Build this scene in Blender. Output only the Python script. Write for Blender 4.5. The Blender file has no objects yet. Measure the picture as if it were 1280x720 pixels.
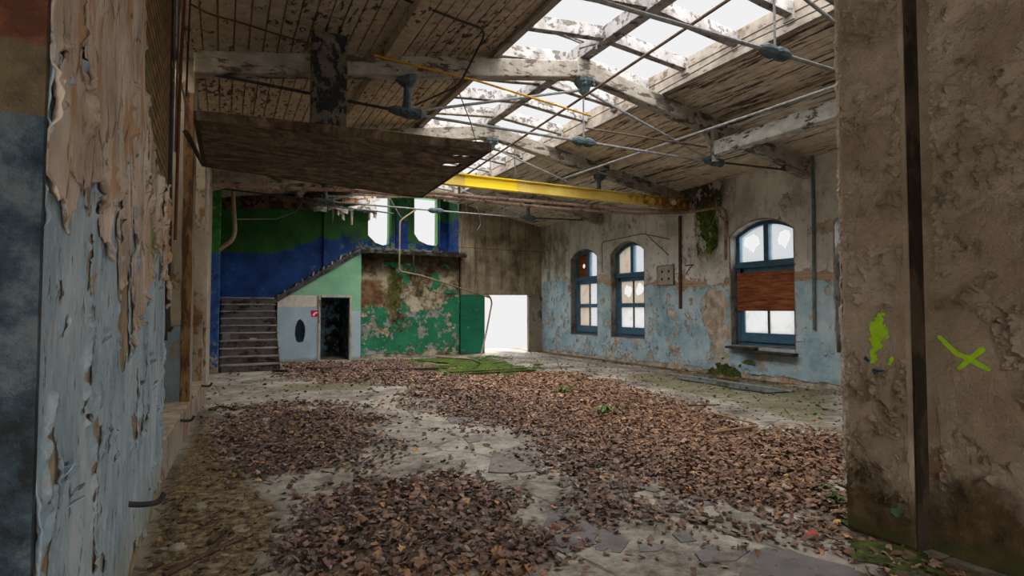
SKY, SUN, SUNUP, EXPO = 0.38, 9.0, 4.0, 1.2
import bpy, bmesh, math, random
import numpy as np
from mathutils import Vector, Matrix
random.seed(7); RNG = np.random.default_rng(7)
SC = bpy.context.scene
COL = SC.collection
XC = 5.1

# ------------------------------------------------------------------ camera geometry (photograph measured as 1280x720)
FPX = 711.0
YAW = math.atan((640 - 280) / FPX)
PIT = math.atan((387 - 360) / FPX)
EYE = np.array([0.0, 0.0, 1.55])
_cy, _sy, _cp, _sp = math.cos(YAW), math.sin(YAW), math.cos(PIT), math.sin(PIT)
FW = np.array([_sy * _cp, _cy * _cp, _sp]); RT = np.array([_cy, -_sy, 0.0]); UP = np.cross(RT, FW)
def ray(x, y): return FW + RT * ((x - 640) / FPX) + UP * ((360 - y) / FPX)
def onX(x, y, X): d = ray(x, y); return EYE + d * ((X - EYE[0]) / d[0])
def onY(x, y, Y): d = ray(x, y); return EYE + d * ((Y - EYE[1]) / d[1])
def onZ(x, y, Z=0.0): d = ray(x, y); return EYE + d * ((Z - EYE[2]) / d[2])

cam = bpy.data.cameras.new('camera'); camo = bpy.data.objects.new('camera', cam); COL.objects.link(camo)
cam.sensor_width = 36.0; cam.lens = FPX / 1280 * 36.0; cam.clip_start = 0.05; cam.clip_end = 300
camo.location = EYE
camo.rotation_euler = Matrix((RT, UP, -FW)).transposed().to_euler()
SC.camera = camo

# ------------------------------------------------------------------ noise in numpy (2-D value noise)
def vn(x, y, s=0.0):
    x = np.asarray(x, float); y = np.asarray(y, float)
    ix = np.floor(x); iy = np.floor(y); fx = x - ix; fy = y - iy
    fx = fx * fx * fx * (fx * (fx * 6 - 15) + 10); fy = fy * fy * fy * (fy * (fy * 6 - 15) + 10)
    def h(a, b):
        v = np.sin(a * 127.1 + b * 311.7 + s * 74.7) * 43758.5453
        return v - np.floor(v)
    return (h(ix, iy) * (1 - fx) + h(ix + 1, iy) * fx) * (1 - fy) + (h(ix, iy + 1) * (1 - fx) + h(ix + 1, iy + 1) * fx) * fy
def fbm(x, y, s=0.0, o=5, g=0.62):
    x = np.asarray(x, float); y = np.asarray(y, float)
    t = 0.0; a = 1.0; n = 0.0
    for k in range(o):
        t = t + a * vn(x * 2 ** k + 17.3 * k, y * 2 ** k - 9.1 * k, s + k); n += a; a *= g
    return t / n
def sst(a, b, x): t = np.clip((x - a) / (b - a), 0, 1); return t * t * (3 - 2 * t)

# ------------------------------------------------------------------ tagging
def tag(o, label=None, cat=None, group=None, kind=None):
    if label: o['label'] = label
    if cat: o['category'] = cat
    if group: o['group'] = group
    if kind: o['kind'] = kind
    return o
def empty(name, loc, label=None, cat=None, group=None, kind=None):
    o = bpy.data.objects.new(name, None); COL.objects.link(o); o.location = loc; o.empty_display_size = 0.1
    return tag(o, label, cat, group, kind)
def link_mesh(name, me, mat, parent=None):
    o = bpy.data.objects.new(name, me); COL.objects.link(o)
    if mat is not None: me.materials.append(mat)
    if parent is not None:
        o.parent = parent
        o.matrix_parent_inverse = Matrix.Translation(parent.location).inverted()   # vertices stay in place coordinates
    return o
class MB:
    def __init__(s): s.v = []; s.f = []
    def add(s, vs, fs):
        n = len(s.v); s.v += [tuple(map(float, p)) for p in vs]; s.f += [tuple(n + i for i in f) for f in fs]; return s
    def box(s, x0, x1, y0, y1, z0, z1):
        return s.add([(x0, y0, z0), (x1, y0, z0), (x1, y1, z0), (x0, y1, z0), (x0, y0, z1), (x1, y0, z1), (x1, y1, z1), (x0, y1, z1)],
                     [(0, 3, 2, 1), (4, 5, 6, 7), (0, 1, 5, 4), (1, 2, 6, 5), (2, 3, 7, 6), (3, 0, 4, 7)])
    def bar(s, p, q, w, h, up=(0, 0, 1), seg=1, jit=0.0):
        p = Vector(p); q = Vector(q); d = (q - p).normalized(); up = Vector(up)
        sd = d.cross(up)
        sd = sd.normalized() if sd.length > 1e-4 else Vector((1, 0, 0))
        u = sd.cross(d).normalized(); vs = []; fs = []
        for k in range(seg + 1):
            c = p.lerp(q, k / seg)
            for a, b in ((-1, -1), (1, -1), (1, 1), (-1, 1)):
                j = Vector((random.uniform(-jit, jit), random.uniform(-jit, jit), random.uniform(-jit, jit))) if jit else Vector()
                vs.append(c + sd * a * w / 2 + u * b * h / 2 + j)
        for k in range(seg):
            a = 4 * k
            for i in range(4): fs.append((a + i, a + (i + 1) % 4, a + 4 + (i + 1) % 4, a + 4 + i))
        fs.append((3, 2, 1, 0)); e = 4 * seg; fs.append((e, e + 1, e + 2, e + 3))
        return s.add(vs, fs)
    def tube(s, pts, r, n=8, rr=None):
        pts = [Vector(p) for p in pts]; vs = []; fs = []; prev = None
        for i, c in enumerate(pts):
            t = (pts[min(i + 1, len(pts) - 1)] - pts[max(i - 1, 0)]).normalized()
            if prev is None:
                a = Vector((0, 0, 1)) if abs(t.z) < 0.9 else Vector((1, 0, 0))
                prev = t.cross(a).normalized()
            prev = (prev - t * prev.dot(t)).normalized(); b = t.cross(prev)
            ri = rr[i] if rr else r
            for k in range(n):
                an = 2 * math.pi * k / n; vs.append(c + (prev * math.cos(an) + b * math.sin(an)) * ri)
        for i in range(len(pts) - 1):
            for k in range(n): fs.append((i * n + k, i * n + (k + 1) % n, (i + 1) * n + (k + 1) % n, (i + 1) * n + k))
        fs.append(tuple(range(n - 1, -1, -1))); e = (len(pts) - 1) * n; fs.append(tuple(e + k for k in range(n)))
        return s.add(vs, fs)
    def lathe(s, c, prof, n=14, axis='z'):
        c = Vector(c); vs = []; fs = []
        for (r, h) in prof:
            for k in range(n):
                a = 2 * math.pi * k / n; p = (r * math.cos(a), r * math.sin(a), h)
                if axis == 'x': p = (p[2], p[0], p[1])
                if axis == 'y': p = (p[0], p[2], p[1])
                vs.append(c + Vector(p))
        for i in range(len(prof) - 1):
            for k in range(n): fs.append((i * n + k, i * n + (k + 1) % n, (i + 1) * n + (k + 1) % n, (i + 1) * n + k))
        fs.append(tuple(range(n - 1, -1, -1))); e = (len(prof) - 1) * n; fs.append(tuple(e + k for k in range(n)))
        return s.add(vs, fs)
    def prism(s, poly, vec):
        n = len(poly); v = Vector(vec); vs = [Vector(p) for p in poly]; vs += [p + v for p in vs]
        fs = [tuple(range(n - 1, -1, -1)), tuple(range(n, 2 * n))] + [(i, (i + 1) % n, n + (i + 1) % n, n + i) for i in range(n)]
        return s.add(vs, fs)
    def build(s, name, mat, parent=None, bevel=0.0, smooth=False, seg=2):
        me = bpy.data.meshes.new(name); me.from_pydata(s.v, [], s.f); me.validate()
        bm = bmesh.new(); bm.from_mesh(me); bmesh.ops.recalc_face_normals(bm, faces=bm.faces); bm.to_mesh(me); bm.free()
        if smooth:
            for p in me.polygons: p.use_smooth = True
        o = link_mesh(name, me, mat, parent)
        if bevel:
            m = o.modifiers.new('bevel', 'BEVEL'); m.width = bevel; m.segments = seg; m.limit_method = 'ANGLE'
        return o
def curve_pts(pts, n=6):
    P = [Vector(p) for p in pts]; out = []
    for i in range(len(P) - 1):
        a = P[max(i - 1, 0)]; b = P[i]; c = P[i + 1]; d = P[min(i + 2, len(P) - 1)]
        for k in range(n):
            t = k / n
            out.append(0.5 * ((2 * b) + (c - a) * t + (2 * a - 5 * b + 4 * c - d) * t * t + (3 * b - a - 3 * c + d) * t ** 3))
    out.append(P[-1]); return out
def rounded(pts, r=0.08, n=5):
    P = [Vector(p) for p in pts]; out = [P[0]]
    for i in range(1, len(P) - 1):
        a = (P[i - 1] - P[i]); b = (P[i + 1] - P[i]); q = min(r, a.length * .45, b.length * .45)
        s = P[i] + a.normalized() * q; e = P[i] + b.normalized() * q
        for k in range(n + 1):
            t = k / n; out.append(s * (1 - t) ** 2 + P[i] * 2 * t * (1 - t) + e * t * t)
    out.append(P[-1]); return out

def wall_holes(name, outline, holes, to3, depth, mat, parent=None):
    """a slab with openings: 2-D outline and holes, to3 maps (u,v,d) to a point, d from 0 (room side) to depth"""
    bm = bmesh.new(); es = []
    for loop in [outline] + holes:
        vs = [bm.verts.new(to3(u, v, 0)) for u, v in loop]
        for i in range(len(vs)): es.append(bm.edges.new((vs[i], vs[(i + 1) % len(vs)])))
    bmesh.ops.triangle_fill(bm, use_beauty=True, use_dissolve=False, edges=es)
    g = bmesh.ops.extrude_face_region(bm, geom=list(bm.faces))
    dv = Vector(to3(0, 0, depth)) - Vector(to3(0, 0, 0))
    bmesh.ops.translate(bm, vec=dv, verts=[e for e in g['geom'] if isinstance(e, bmesh.types.BMVert)])
    bmesh.ops.recalc_face_normals(bm, faces=bm.faces)
    me = bpy.data.meshes.new(name); bm.to_mesh(me); bm.free()
    return link_mesh(name, me, mat, parent)

def skin(name, field, to3, u0, u1, v0, v1, cell, mat, parent=None, lift=0.004, curl=0.02, cw=0.05, thick=0.003, cs=1.0, seed=0.0, bump=0.0, smooth=True):
    """a coat of paint or plaster: the part of the (u,v) sheet where field > 0, cut along its edge, lifting and curling near it"""
    nu = max(2, int((u1 - u0) / cell)); nv = max(2, int((v1 - v0) / cell))
    U, V = np.meshgrid(np.linspace(u0, u1, nu + 1), np.linspace(v0, v1, nv + 1), indexing='ij')
    U = U + (RNG.random(U.shape) - .5) * cell * .5 * ((np.arange(nu + 1) % nu) > 0)[:, None]
    V = V + (RNG.random(V.shape) - .5) * cell * .5 * ((np.arange(nv + 1) % nv) > 0)[None, :]
    F = field(U, V); F = np.where(np.abs(F) < 1e-5, 1e-5, F)
    vid = {}; verts = []; faces = []
    def vert(i, j):
        k = (i, j)
        if k not in vid:
            vid[k] = len(verts); verts.append((U[i, j], V[i, j], F[i, j]))
        return vid[k]
    def cut(a, b):
        k = (a, b) if a < b else (b, a)
        if k not in vid:
            fa = F[a]; fb = F[b]; t = fa / (fa - fb); vid[k] = len(verts)
            verts.append((U[a] + (U[b] - U[a]) * t, V[a] + (V[b] - V[a]) * t, 0.0))
        return vid[k]
    pos = F > 0
    for i in range(nu):
        for j in range(nv):
            q = ((i, j), (i + 1, j), (i + 1, j + 1), (i, j + 1)); pq = [pos[k] for k in q]
            if not any(pq): continue
            if all(pq): faces.append(tuple(vert(*k) for k in q)); continue
            for t in ((q[0], q[1], q[2]), (q[0], q[2], q[3])):
                pl = []
                for a in range(3):
                    A = t[a]; B = t[(a + 1) % 3]
                    if pos[A]: pl.append(vert(*A))
                    if pos[A] != pos[B]: pl.append(cut(A, B))
                if len(pl) > 2: faces.append(tuple(pl))
    if not verts: return None
    a = np.array(verts); c = curl * np.exp(-a[:, 2] / cw) * (0.15 + 1.7 * sst(.42, .75, fbm(a[:, 0] * 3.1 * cs, a[:, 1] * 3.1 * cs, seed + 50, 3)))
    d = lift + c + (bump * (fbm(a[:, 0] * 6, a[:, 1] * 6, seed + 70, 4) - .3) if bump else 0)
    P = [tuple(to3(u, v, -h)) for (u, v, f), h in zip(verts, d)]
    me = bpy.data.meshes.new(name); me.from_pydata(P, [], faces)
    bm = bmesh.new(); bm.from_mesh(me)
    n0 = Vector(to3(0, 0, -1)) - Vector(to3(0, 0, 0))
    bm.normal_update()
    for fc in bm.faces:
        if fc.normal.dot(n0) < 0: fc.normal_flip()
    bm.to_mesh(me); bm.free()
    if smooth:
        for p in me.polygons: p.use_smooth = True
    o = link_mesh(name, me, mat, parent)
    if thick:
        m = o.modifiers.new('thickness', 'SOLIDIFY'); m.thickness = thick; m.offset = -1
    return o

# ------------------------------------------------------------------ materials
def lin(c):
    out = []
    for x in c[:3]:
        x = x / 255.0; out.append(x / 12.92 if x <= .04045 else ((x + .055) / 1.055) ** 2.4)
    return (*out, 1.0)
class G:
    """small node-graph helper"""
    def __init__(s, name):
        s.m = bpy.data.materials.new(name); s.m.use_nodes = True; s.nt = s.m.node_tree; s.nt.nodes.clear()
        s.out = s.n('ShaderNodeOutputMaterial'); s.b = s.n('ShaderNodeBsdfPrincipled')
        s.nt.links.new(s.b.outputs[0], s.out.inputs[0])
        s.tc = s.n('ShaderNodeTexCoord'); s.P = s.tc.outputs['Object']; s._sep = None
    def n(s, t): return s.nt.nodes.new(t)
    def put(s, sock, v):
        if isinstance(v, bpy.types.NodeSocket): s.nt.links.new(v, sock)
        elif isinstance(v, (tuple, list)): sock.default_value = v if len(v) == len(sock.default_value) else (*v, 1.0)[:len(sock.default_value)]
        else: sock.default_value = v
    def xyz(s):
        if s._sep is None:
            q = s.n('ShaderNodeSeparateXYZ'); s.put(q.inputs[0], s.P); s._sep = q
        return s._sep.outputs
    def sc(s, v, vec=None, off=(0, 0, 0)):
        q = s.n('ShaderNodeMapping'); s.put(q.inputs['Vector'], vec or s.P); q.inputs['Scale'].default_value = v; q.inputs['Location'].default_value = off
        return q.outputs[0]
    def noise(s, scale, det=6, ro=.6, vec=None, dist=0.0):
        q = s.n('ShaderNodeTexNoise'); s.put(q.inputs['Vector'], vec or s.P); q.inputs['Scale'].default_value = scale
        q.inputs['Detail'].default_value = det; q.inputs['Roughness'].default_value = ro; q.inputs['Distortion'].default_value = dist
        return q.outputs['Fac']
    def vor(s, scale, vec=None, feat='F1', out='Distance', rnd=1.0):
        q = s.n('ShaderNodeTexVoronoi'); q.feature = feat; s.put(q.inputs['Vector'], vec or s.P); q.inputs['Scale'].default_value = scale; q.inputs['Randomness'].default_value = rnd
        return q.outputs[out]
    def wave(s, scale, vec=None, dist=3., d='X', det=3):
        q = s.n('ShaderNodeTexWave'); q.bands_direction = d; s.put(q.inputs['Vector'], vec or s.P); q.inputs['Scale'].default_value = scale
        q.inputs['Distortion'].default_value = dist; q.inputs['Detail'].default_value = det; return q.outputs['Fac']
    def brick(s, scale, vec, c1, c2, mo, ms=.02, w=.25, h=.075):
        q = s.n('ShaderNodeTexBrick'); s.put(q.inputs['Vector'], vec); q.inputs['Scale'].default_value = scale
        q.inputs['Color1'].default_value = lin(c1); q.inputs['Color2'].default_value = lin(c2); q.inputs['Mortar'].default_value = lin(mo)
        q.inputs['Mortar Size'].default_value = ms; q.inputs['Brick Width'].default_value = w; q.inputs['Row Height'].default_value = h
        return q.outputs
    def math(s, op, a, b=0.0, c=None):
        q = s.n('ShaderNodeMath'); q.operation = op; s.put(q.inputs[0], a); s.put(q.inputs[1], b)
        if c is not None: s.put(q.inputs[2], c)
        return q.outputs[0]
    def ss(s, x, lo, hi, a=0.0, b=1.0):
        q = s.n('ShaderNodeMapRange'); q.interpolation_type = 'SMOOTHSTEP'; s.put(q.inputs[0], x)
        if hi < lo: lo, hi, a, b = hi, lo, b, a
        q.inputs[1].default_value = lo; q.inputs[2].default_value = hi; q.inputs[3].default_value = a; q.inputs[4].default_value = b
        return q.outputs[0]
    def mix(s, f, a, b, mode='MIX'):
        q = s.n('ShaderNodeMix'); q.data_type = 'RGBA'; q.blend_type = mode; s.put(q.inputs[0], f); s.put(q.inputs[6], a); s.put(q.inputs[7], b)
        return q.outputs[2]
    def c(s, *rgb): return lin(rgb)
    def ramp(s, f, *stops):
        q = s.n('ShaderNodeValToRGB'); s.put(q.inputs[0], f); r = q.color_ramp
        while len(r.elements) < len(stops): r.elements.new(.5)
        for e, (p, c) in zip(r.elements, stops): e.position = .5 + (p - .5) * .70; e.color = lin(c)
        return q.outputs[0]
    def attr(s, name, out='Fac'):
        q = s.n('ShaderNodeAttribute'); q.attribute_name = name; return q.outputs[out]
    def bump(s, h, dist=.01, st=.8, base=None):
        q = s.n('ShaderNodeBump'); s.put(q.inputs['Height'], h); q.inputs['Distance'].default_value = dist; q.inputs['Strength'].default_value = st
        if base is not None: s.put(q.inputs['Normal'], base)
        return q.outputs[0]
    def fin(s, col, rough=.85, normal=None, metal=0.0, spec=.3):
        s.put(s.b.inputs['Base Color'], col); s.put(s.b.inputs['Roughness'], rough); s.put(s.b.inputs['Metallic'], metal)
        s.b.inputs['Specular IOR Level'].default_value = spec
        if normal is not None: s.put(s.b.inputs['Normal'], normal)
        return s.m

def m_plain(name, c1, c2, scale=8, rough=.8, bump=.004, st=.6, vec=(1, 1, 1), metal=0, spec=.3):
    g = G(name); v = g.sc(vec); f = g.noise(scale, 7, .65, v)
    return g.fin(g.ramp(f, (.3, c1), (.7, c2)), rough, g.bump(g.noise(scale * 3, 6, .65, v), bump, st), metal, spec)
def m_flaky(name, paint, paint2, under, under2, scale=5, thr=.55, vec=(1, 1, 1), big=1.2, bigamt=.25, bump=.006, soft=.015, rough=.85, grain=None):
    """painted surface with patches gone; below them the bare material"""
    g = G(name); v = g.sc(vec)
    f = g.noise(scale, 9, .68, v); b = g.noise(big, 3, .5, v)
    k = g.math('ADD', f, g.math('MULTIPLY', g.math('SUBTRACT', b, .5), bigamt))
    mask = g.ss(k, thr - soft, thr + soft)
    pc = g.ramp(g.noise(scale * .7, 6, .6), (.3, paint), (.7, paint2))
    gv = g.sc(grain) if grain else v
    uc = g.ramp(g.noise(scale * 1.6, 8, .7, gv), (.3, under), (.72, under2))
    col = g.mix(mask, pc, uc)
    spk = g.ss(g.noise(scale * 9, 4, .7, v), .62, .7)
    spk2 = g.ss(g.noise(scale * 3.2, 7, .72, v), .55, .66)
    col = g.mix(g.math('MULTIPLY', spk2, .28), col, lin(under)); col = g.mix(g.math('MULTIPLY', spk, .5), col, lin(under))
    h = g.math('ADD', g.math('MULTIPLY', mask, -.7), g.math('MULTIPLY', g.noise(scale * 5, 8, .7, gv), .5))
    return g.fin(col, rough, g.bump(h, bump, .9))
# ------------------------------------------------------------------ palette
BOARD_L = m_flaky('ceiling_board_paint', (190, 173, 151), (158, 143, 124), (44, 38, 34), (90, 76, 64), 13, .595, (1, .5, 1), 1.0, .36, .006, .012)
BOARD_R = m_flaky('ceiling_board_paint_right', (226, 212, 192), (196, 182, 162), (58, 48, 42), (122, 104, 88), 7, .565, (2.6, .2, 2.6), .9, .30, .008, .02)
TIMBER = m_flaky('weathered_white_timber', (160, 157, 156), (128, 124, 122), (60, 55, 53), (112, 104, 96), 7, .545, (1, 1, 1.3), 2, .15, .006, .03, grain=(2, 2, 9))
TRUSS = m_flaky('truss_timber_paint', (174, 167, 157), (138, 130, 119), (56, 50, 45), (112, 100, 88), 6, .545, (.5, 1, 1.3), 1.6, .3, .006, .03)
POSTM = m_flaky('post_black_peeled', (118, 108, 96), (88, 82, 76), (30, 31, 34), (50, 50, 52), 7, .465, (1, 1, .7), 1.6, .2, .006, .01)
GREYBEAM = m_flaky('grey_flaking_beam', (196, 194, 186), (160, 158, 150), (60, 58, 54), (100, 92, 80), 7, .58, (1.5, .6, 1.5), 2, .2, .006, .02)
CURBM = m_flaky('skylight_kerb_boards', (160, 150, 138), (128, 120, 111), (92, 76, 60), (128, 112, 96), 8, .60, (1, .5, 1), 1.5, .2, .005, .03)
IRON = m_plain('blue_grey_iron', (52, 64, 70), (86, 100, 106), 14, .7, .004)
IROND = m_plain('dark_iron', (34, 36, 38), (62, 60, 58), 14, .75, .004)
RODM = m_plain('grey_iron_rod', (110, 112, 116), (152, 152, 150), 12, .6, .002)
RUST = m_flaky('rusty_pipe', (142, 112, 98), (168, 142, 128), (84, 58, 46), (112, 80, 62), 9, .58, (1, 1, 1), 2, .2, .003, .05)
RUSTROD = m_plain('brown_rusty_rod', (74, 56, 48), (112, 92, 80), 14, .85, .003)
COPPER = m_plain('orange_brown_wire', (84, 46, 22), (112, 64, 34), 10, .6, .002)
BLACKC = m_plain('black_cable', (28, 28, 28), (48, 46, 44), 10, .6, .002)
GREYC = m_plain('grey_cable', (84, 80, 78), (120, 114, 108), 10, .6, .002)
YELC = m_flaky('yellow_paint_rod', (206, 152, 40), (186, 134, 30), (92, 66, 32), (110, 84, 44), 12, .62, (1, 1, 1), 3, .2, .003, .03)
YELPIPE = m_flaky('pale_yellow_pipe', (150, 138, 104), (128, 116, 84), (96, 80, 60), (120, 100, 70), 10, .6, (1, 1, 1), 3, .2, .003, .03)
DARKW = m_plain('dark_old_wood', (40, 33, 28), (74, 62, 52), 6, .85, .006, vec=(1, 1, 1))
BROWNW = m_plain('brown_bare_wood', (86, 60, 36), (126, 92, 56), 6, .85, .006, vec=(4, 4, .6))
PALEW = m_flaky('pale_timber', (196, 184, 168), (168, 156, 142), (96, 80, 66), (122, 104, 88), 5, .6, (2, 2, .5), 2, .2, .005, .03)
STEPM = m_flaky('step_boards', (164, 152, 142), (128, 118, 110), (90, 74, 64), (128, 104, 88), 6, .58, (.7, 1.5, 1.5), 2, .2, .006, .04)
RISERM = m_flaky('riser_boards', (104, 101, 100), (80, 77, 76), (30, 28, 27), (60, 54, 51), 5, .54, (.6, 1, 1), 1.6, .3, .006, .04)
WINBLUE = m_flaky('blue_window_paint', (74, 110, 132), (60, 94, 116), (88, 96, 98), (130, 128, 120), 9, .66, (1, 1, 1), 2, .1, .003, .02, .6)
CHIP = m_plain('pale_plaster_chip', (116, 104, 90), (160, 148, 132), 14, .9, .004)
SLATE = m_flaky('grey_slate', (122, 119, 120), (98, 95, 95), (84, 76, 66), (136, 128, 116), 5, .56, (1, 1, 1), 2, .2, .004, .05)
SLATEB = m_plain('brown_grey_slate', (104, 98, 94), (136, 128, 122), 9, .8, .004)
STICKM = m_plain('dead_stick_bark', (52, 38, 30), (92, 72, 56), 14, .9, .006)
STICKP = m_plain('pale_dead_stick', (128, 104, 78), (164, 140, 110), 14, .9, .004)
MOSSM = m_plain('bright_moss', (44, 54, 18), (92, 118, 36), 7, .95, .012, 1.0)
MOSSD = m_plain('dark_moss', (38, 46, 18), (92, 102, 42), 12, .95, .012, 1.0)
WEED = m_plain('weed_leaf_green', (64, 96, 40), (104, 134, 64), 10, .7, .002)
REDM = m_plain('red_scrap', (176, 20, 24), (200, 40, 36), 6, .5, .001)
GREENC = m_plain('green_weathered_lump', (70, 104, 86), (104, 134, 112), 14, .8, .006)
WHITEP = m_plain('white_porcelain', (220, 216, 208), (235, 232, 226), 4, .4, .001)
GLOSSBLK = m_plain('black_gap', (14, 13, 13), (22, 20, 20), 4, .9, .001)
LIME = m_plain('lime_spray_paint', (158, 208, 26), (180, 230, 44), 20, .7, .001)
SPRAYB = m_plain('blue_spray_paint', (30, 70, 96), (40, 86, 112), 20, .7, .001)

def m_ply():
    g = G('stained_plywood'); v = g.sc((1, 6, 1)); w = g.wave(1.6, g.sc((1, 1, 2.2)), 9, 'Z', 4)
    f = g.noise(3, 8, .7, g.sc((1, .7, 6)))
    col = g.ramp(g.math('ADD', g.math('MULTIPLY', w, .07), g.math('MULTIPLY', f, .93)), (.3, (84, 44, 26)), (.5, (134, 74, 42)), (.72, (170, 108, 64)))
    return g.fin(col, .7, g.bump(f, .002, .5))
PLY = m_ply()
def m_panel():
    g = G('dark_soffit_wood'); f = g.noise(1.6, 10, .72, g.sc((.8, 1.9, 1)), 2.6); w = g.noise(1.1, 8, .7, g.sc((2.2, 1.0, 1), off=(3, 1, 0)), 3.2)
    k = g.math('ADD', g.math('MULTIPLY', f, .6), g.math('MULTIPLY', w, .4))
    col = g.ramp(k, (.36, (40, 33, 27)), (.47, (78, 62, 48)), (.54, (106, 86, 66)), (.64, (140, 118, 94)))
    gr = g.ss(g.noise(1.3, 5, .6), .5, .68)
    col = g.mix(g.math('MULTIPLY', gr, .5), col, g.c(96, 92, 56))
    return g.fin(col, .8, g.bump(k, .01, .8))
PANELM = m_panel()
def m_yellow():
    g = G('yellow_crane_paint'); f = g.noise(5, 8, .7); x = g.xyz()[0]
    col = g.ramp(g.noise(1.6, 4, .6), (.35, (196, 168, 74)), (.6, (216, 190, 98)))
    fresh = g.math('MULTIPLY', g.ss(x, 4.35, 4.4), g.ss(x, 5.62, 5.55)); col = g.mix(fresh, col, g.c(236, 206, 34))
    rust = g.ss(g.math('ADD', f, g.math('MULTIPLY', g.ss(x, 6.6, 10.4), .28)), .66, .8)
    col = g.mix(rust, col, g.ramp(f, (.4, (104, 62, 24)), (.7, (150, 100, 36))))
    return g.fin(col, .6, g.bump(f, .002, .5))
YELLOW = m_yellow()

def m_coat_blue_left():
    g = G('blue_paint_left_wall'); v = g.sc((1, 1, .6)); f = g.noise(3.2, 9, .7, v); s = g.noise(11, 7, .75, g.sc((1, 1.2, .5)))
    col = g.ramp(f, (.3, (124, 146, 158)), (.5, (150, 168, 178)), (.7, (176, 188, 192)))
    col = g.mix(g.math('MULTIPLY', g.ss(s, .56, .66), .75), col, g.c(150, 136, 120))
    col = g.mix(g.math('MULTIPLY', g.ss(g.noise(13, 6, .72, g.sc((1, 1, .45))), .58, .64), .85), col, g.c(74, 66, 58)); col = g.mix(g.math('MULTIPLY', g.ss(g.noise(24, 5, .75, g.sc((1, 1, .4), off=(1, 2, 3))), .54, .62), .4), col, g.c(196, 202, 202))
    z = g.xyz()[2]; low = g.ss(g.math('ADD', z, g.math('MULTIPLY', g.noise(2.5, 5, .6), .6)), .85, .35)
    col = g.mix(g.math('MULTIPLY', low, .6), col, g.c(132, 126, 92))
    return g.fin(col, .85, g.bump(g.math('ADD', s, f), .012, .9))
BLUEL = m_coat_blue_left()
def m_coat_beige_left():
    g = G('beige_plaster_left_wall'); f = g.noise(2.6, 9, .7, g.sc((1, 1, .6))); s = g.noise(9, 8, .72, g.sc((1, 1, .5)))
    y = g.xyz()[1]
    col = g.ramp(f, (.3, (152, 134, 116)), (.5, (186, 167, 149)), (.72, (210, 197, 182)))
    st = g.ss(g.noise(3.4, 7, .7, g.sc((1, 1, .4), off=(0, 3, 0))), .53, .60)
    col = g.mix(g.math('MULTIPLY', st, .7), col, g.c(168, 122, 76))
    gy = g.math('MULTIPLY', g.ss(g.noise(2.2, 7, .7, g.sc((1, 1, .35), off=(2, 0, 5))), .5, .64), g.ss(y, 3.3, 4.6))
    col = g.mix(g.math('MULTIPLY', gy, .8), col, g.c(112, 112, 62))
    col = g.mix(g.math('MULTIPLY', g.ss(s, .58, .64), .6), col, g.c(96, 80, 66)); ck = g.vor(4.5, g.sc((1, 1, .45)), 'DISTANCE_TO_EDGE'); ck = g.ss(g.math('ADD', ck, g.math('MULTIPLY', g.math('SUBTRACT', s, .5), .25)), .02, .004); col = g.mix(g.math('MULTIPLY', ck, .7), col, g.c(84, 70, 58))
    return g.fin(col, .9, g.bump(g.math('ADD', s, f), .014, .9))
BEIGEL = m_coat_beige_left()
def m_base_left():
    g = G('bare_brick_left_wall'); p = g.P
    sw = g.n('ShaderNodeCombineXYZ'); q = g.xyz(); g.put(sw.inputs[0], q[1]); g.put(sw.inputs[1], q[2])
    rot = g.n('ShaderNodeMapping'); g.put(rot.inputs[0], sw.outputs[0]); rot.inputs['Rotation'].default_value = (0, 0, math.radians(2))
    b = g.brick(1.0, rot.outputs[0], (146, 104, 62), (104, 78, 48), (44, 38, 28), .012, .22, .075)
    f = g.noise(4, 8, .7); up = g.ss(g.math('ADD', q[2], g.math('MULTIPLY', f, .8)), 2.35, 2.75)
    pl = g.ramp(f, (.3, (120, 100, 82)), (.5, (158, 136, 112)), (.7, (178, 158, 136)))
    col = g.mix(up, pl, b['Color'])
    gr = g.math('MULTIPLY', g.ss(g.noise(2.5, 6, .65, g.sc((1, 1, .5))), .46, .62), g.ss(q[1], 3.2, 4.0))
    col = g.mix(g.math('MULTIPLY', gr, .65), col, g.c(100, 98, 42))
    h = g.math('ADD', g.math('MULTIPLY', g.math('MULTIPLY', b['Fac'], up), -1.0), g.noise(12, 8, .7))
    return g.fin(col, .92, g.bump(h, .02, .9))
BASEL = m_base_left()
def m_end_face():
    g = G('blotchy_pier_end'); z = g.xyz()[2]; f = g.noise(5, 9, .72); f2 = g.noise(2.0, 5, .6)
    blue = g.ramp(f, (.34, (22, 26, 28)), (.5, (42, 56, 64)), (.64, (74, 82, 84)))
    blue = g.mix(g.ss(f2, .56, .62), blue, g.ramp(f, (.4, (50, 44, 40)), (.7, (96, 84, 72))))
    tan = g.ramp(f, (.35, (48, 40, 28)), (.65, (84, 72, 50)))
    org = g.ramp(g.noise(9, 6, .7), (.4, (66, 34, 18)), (.7, (98, 58, 32)))
    cre = g.ramp(f, (.4, (110, 100, 86)), (.7, (150, 138, 120)))
    zz = g.math('ADD', z, g.math('MULTIPLY', g.math('SUBTRACT', f2, .5), .12))
    col = g.mix(g.ss(z, 2.065, 2.075), blue, tan)
    col = g.mix(g.ss(zz, 2.27, 2.29), col, org)
    col = g.mix(g.ss(zz, 2.41, 2.43), col, cre)
    return g.fin(col, .9, g.bump(g.math('ADD', f, g.noise(22, 6, .7)), .012, 1))
ENDM = m_end_face()
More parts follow.
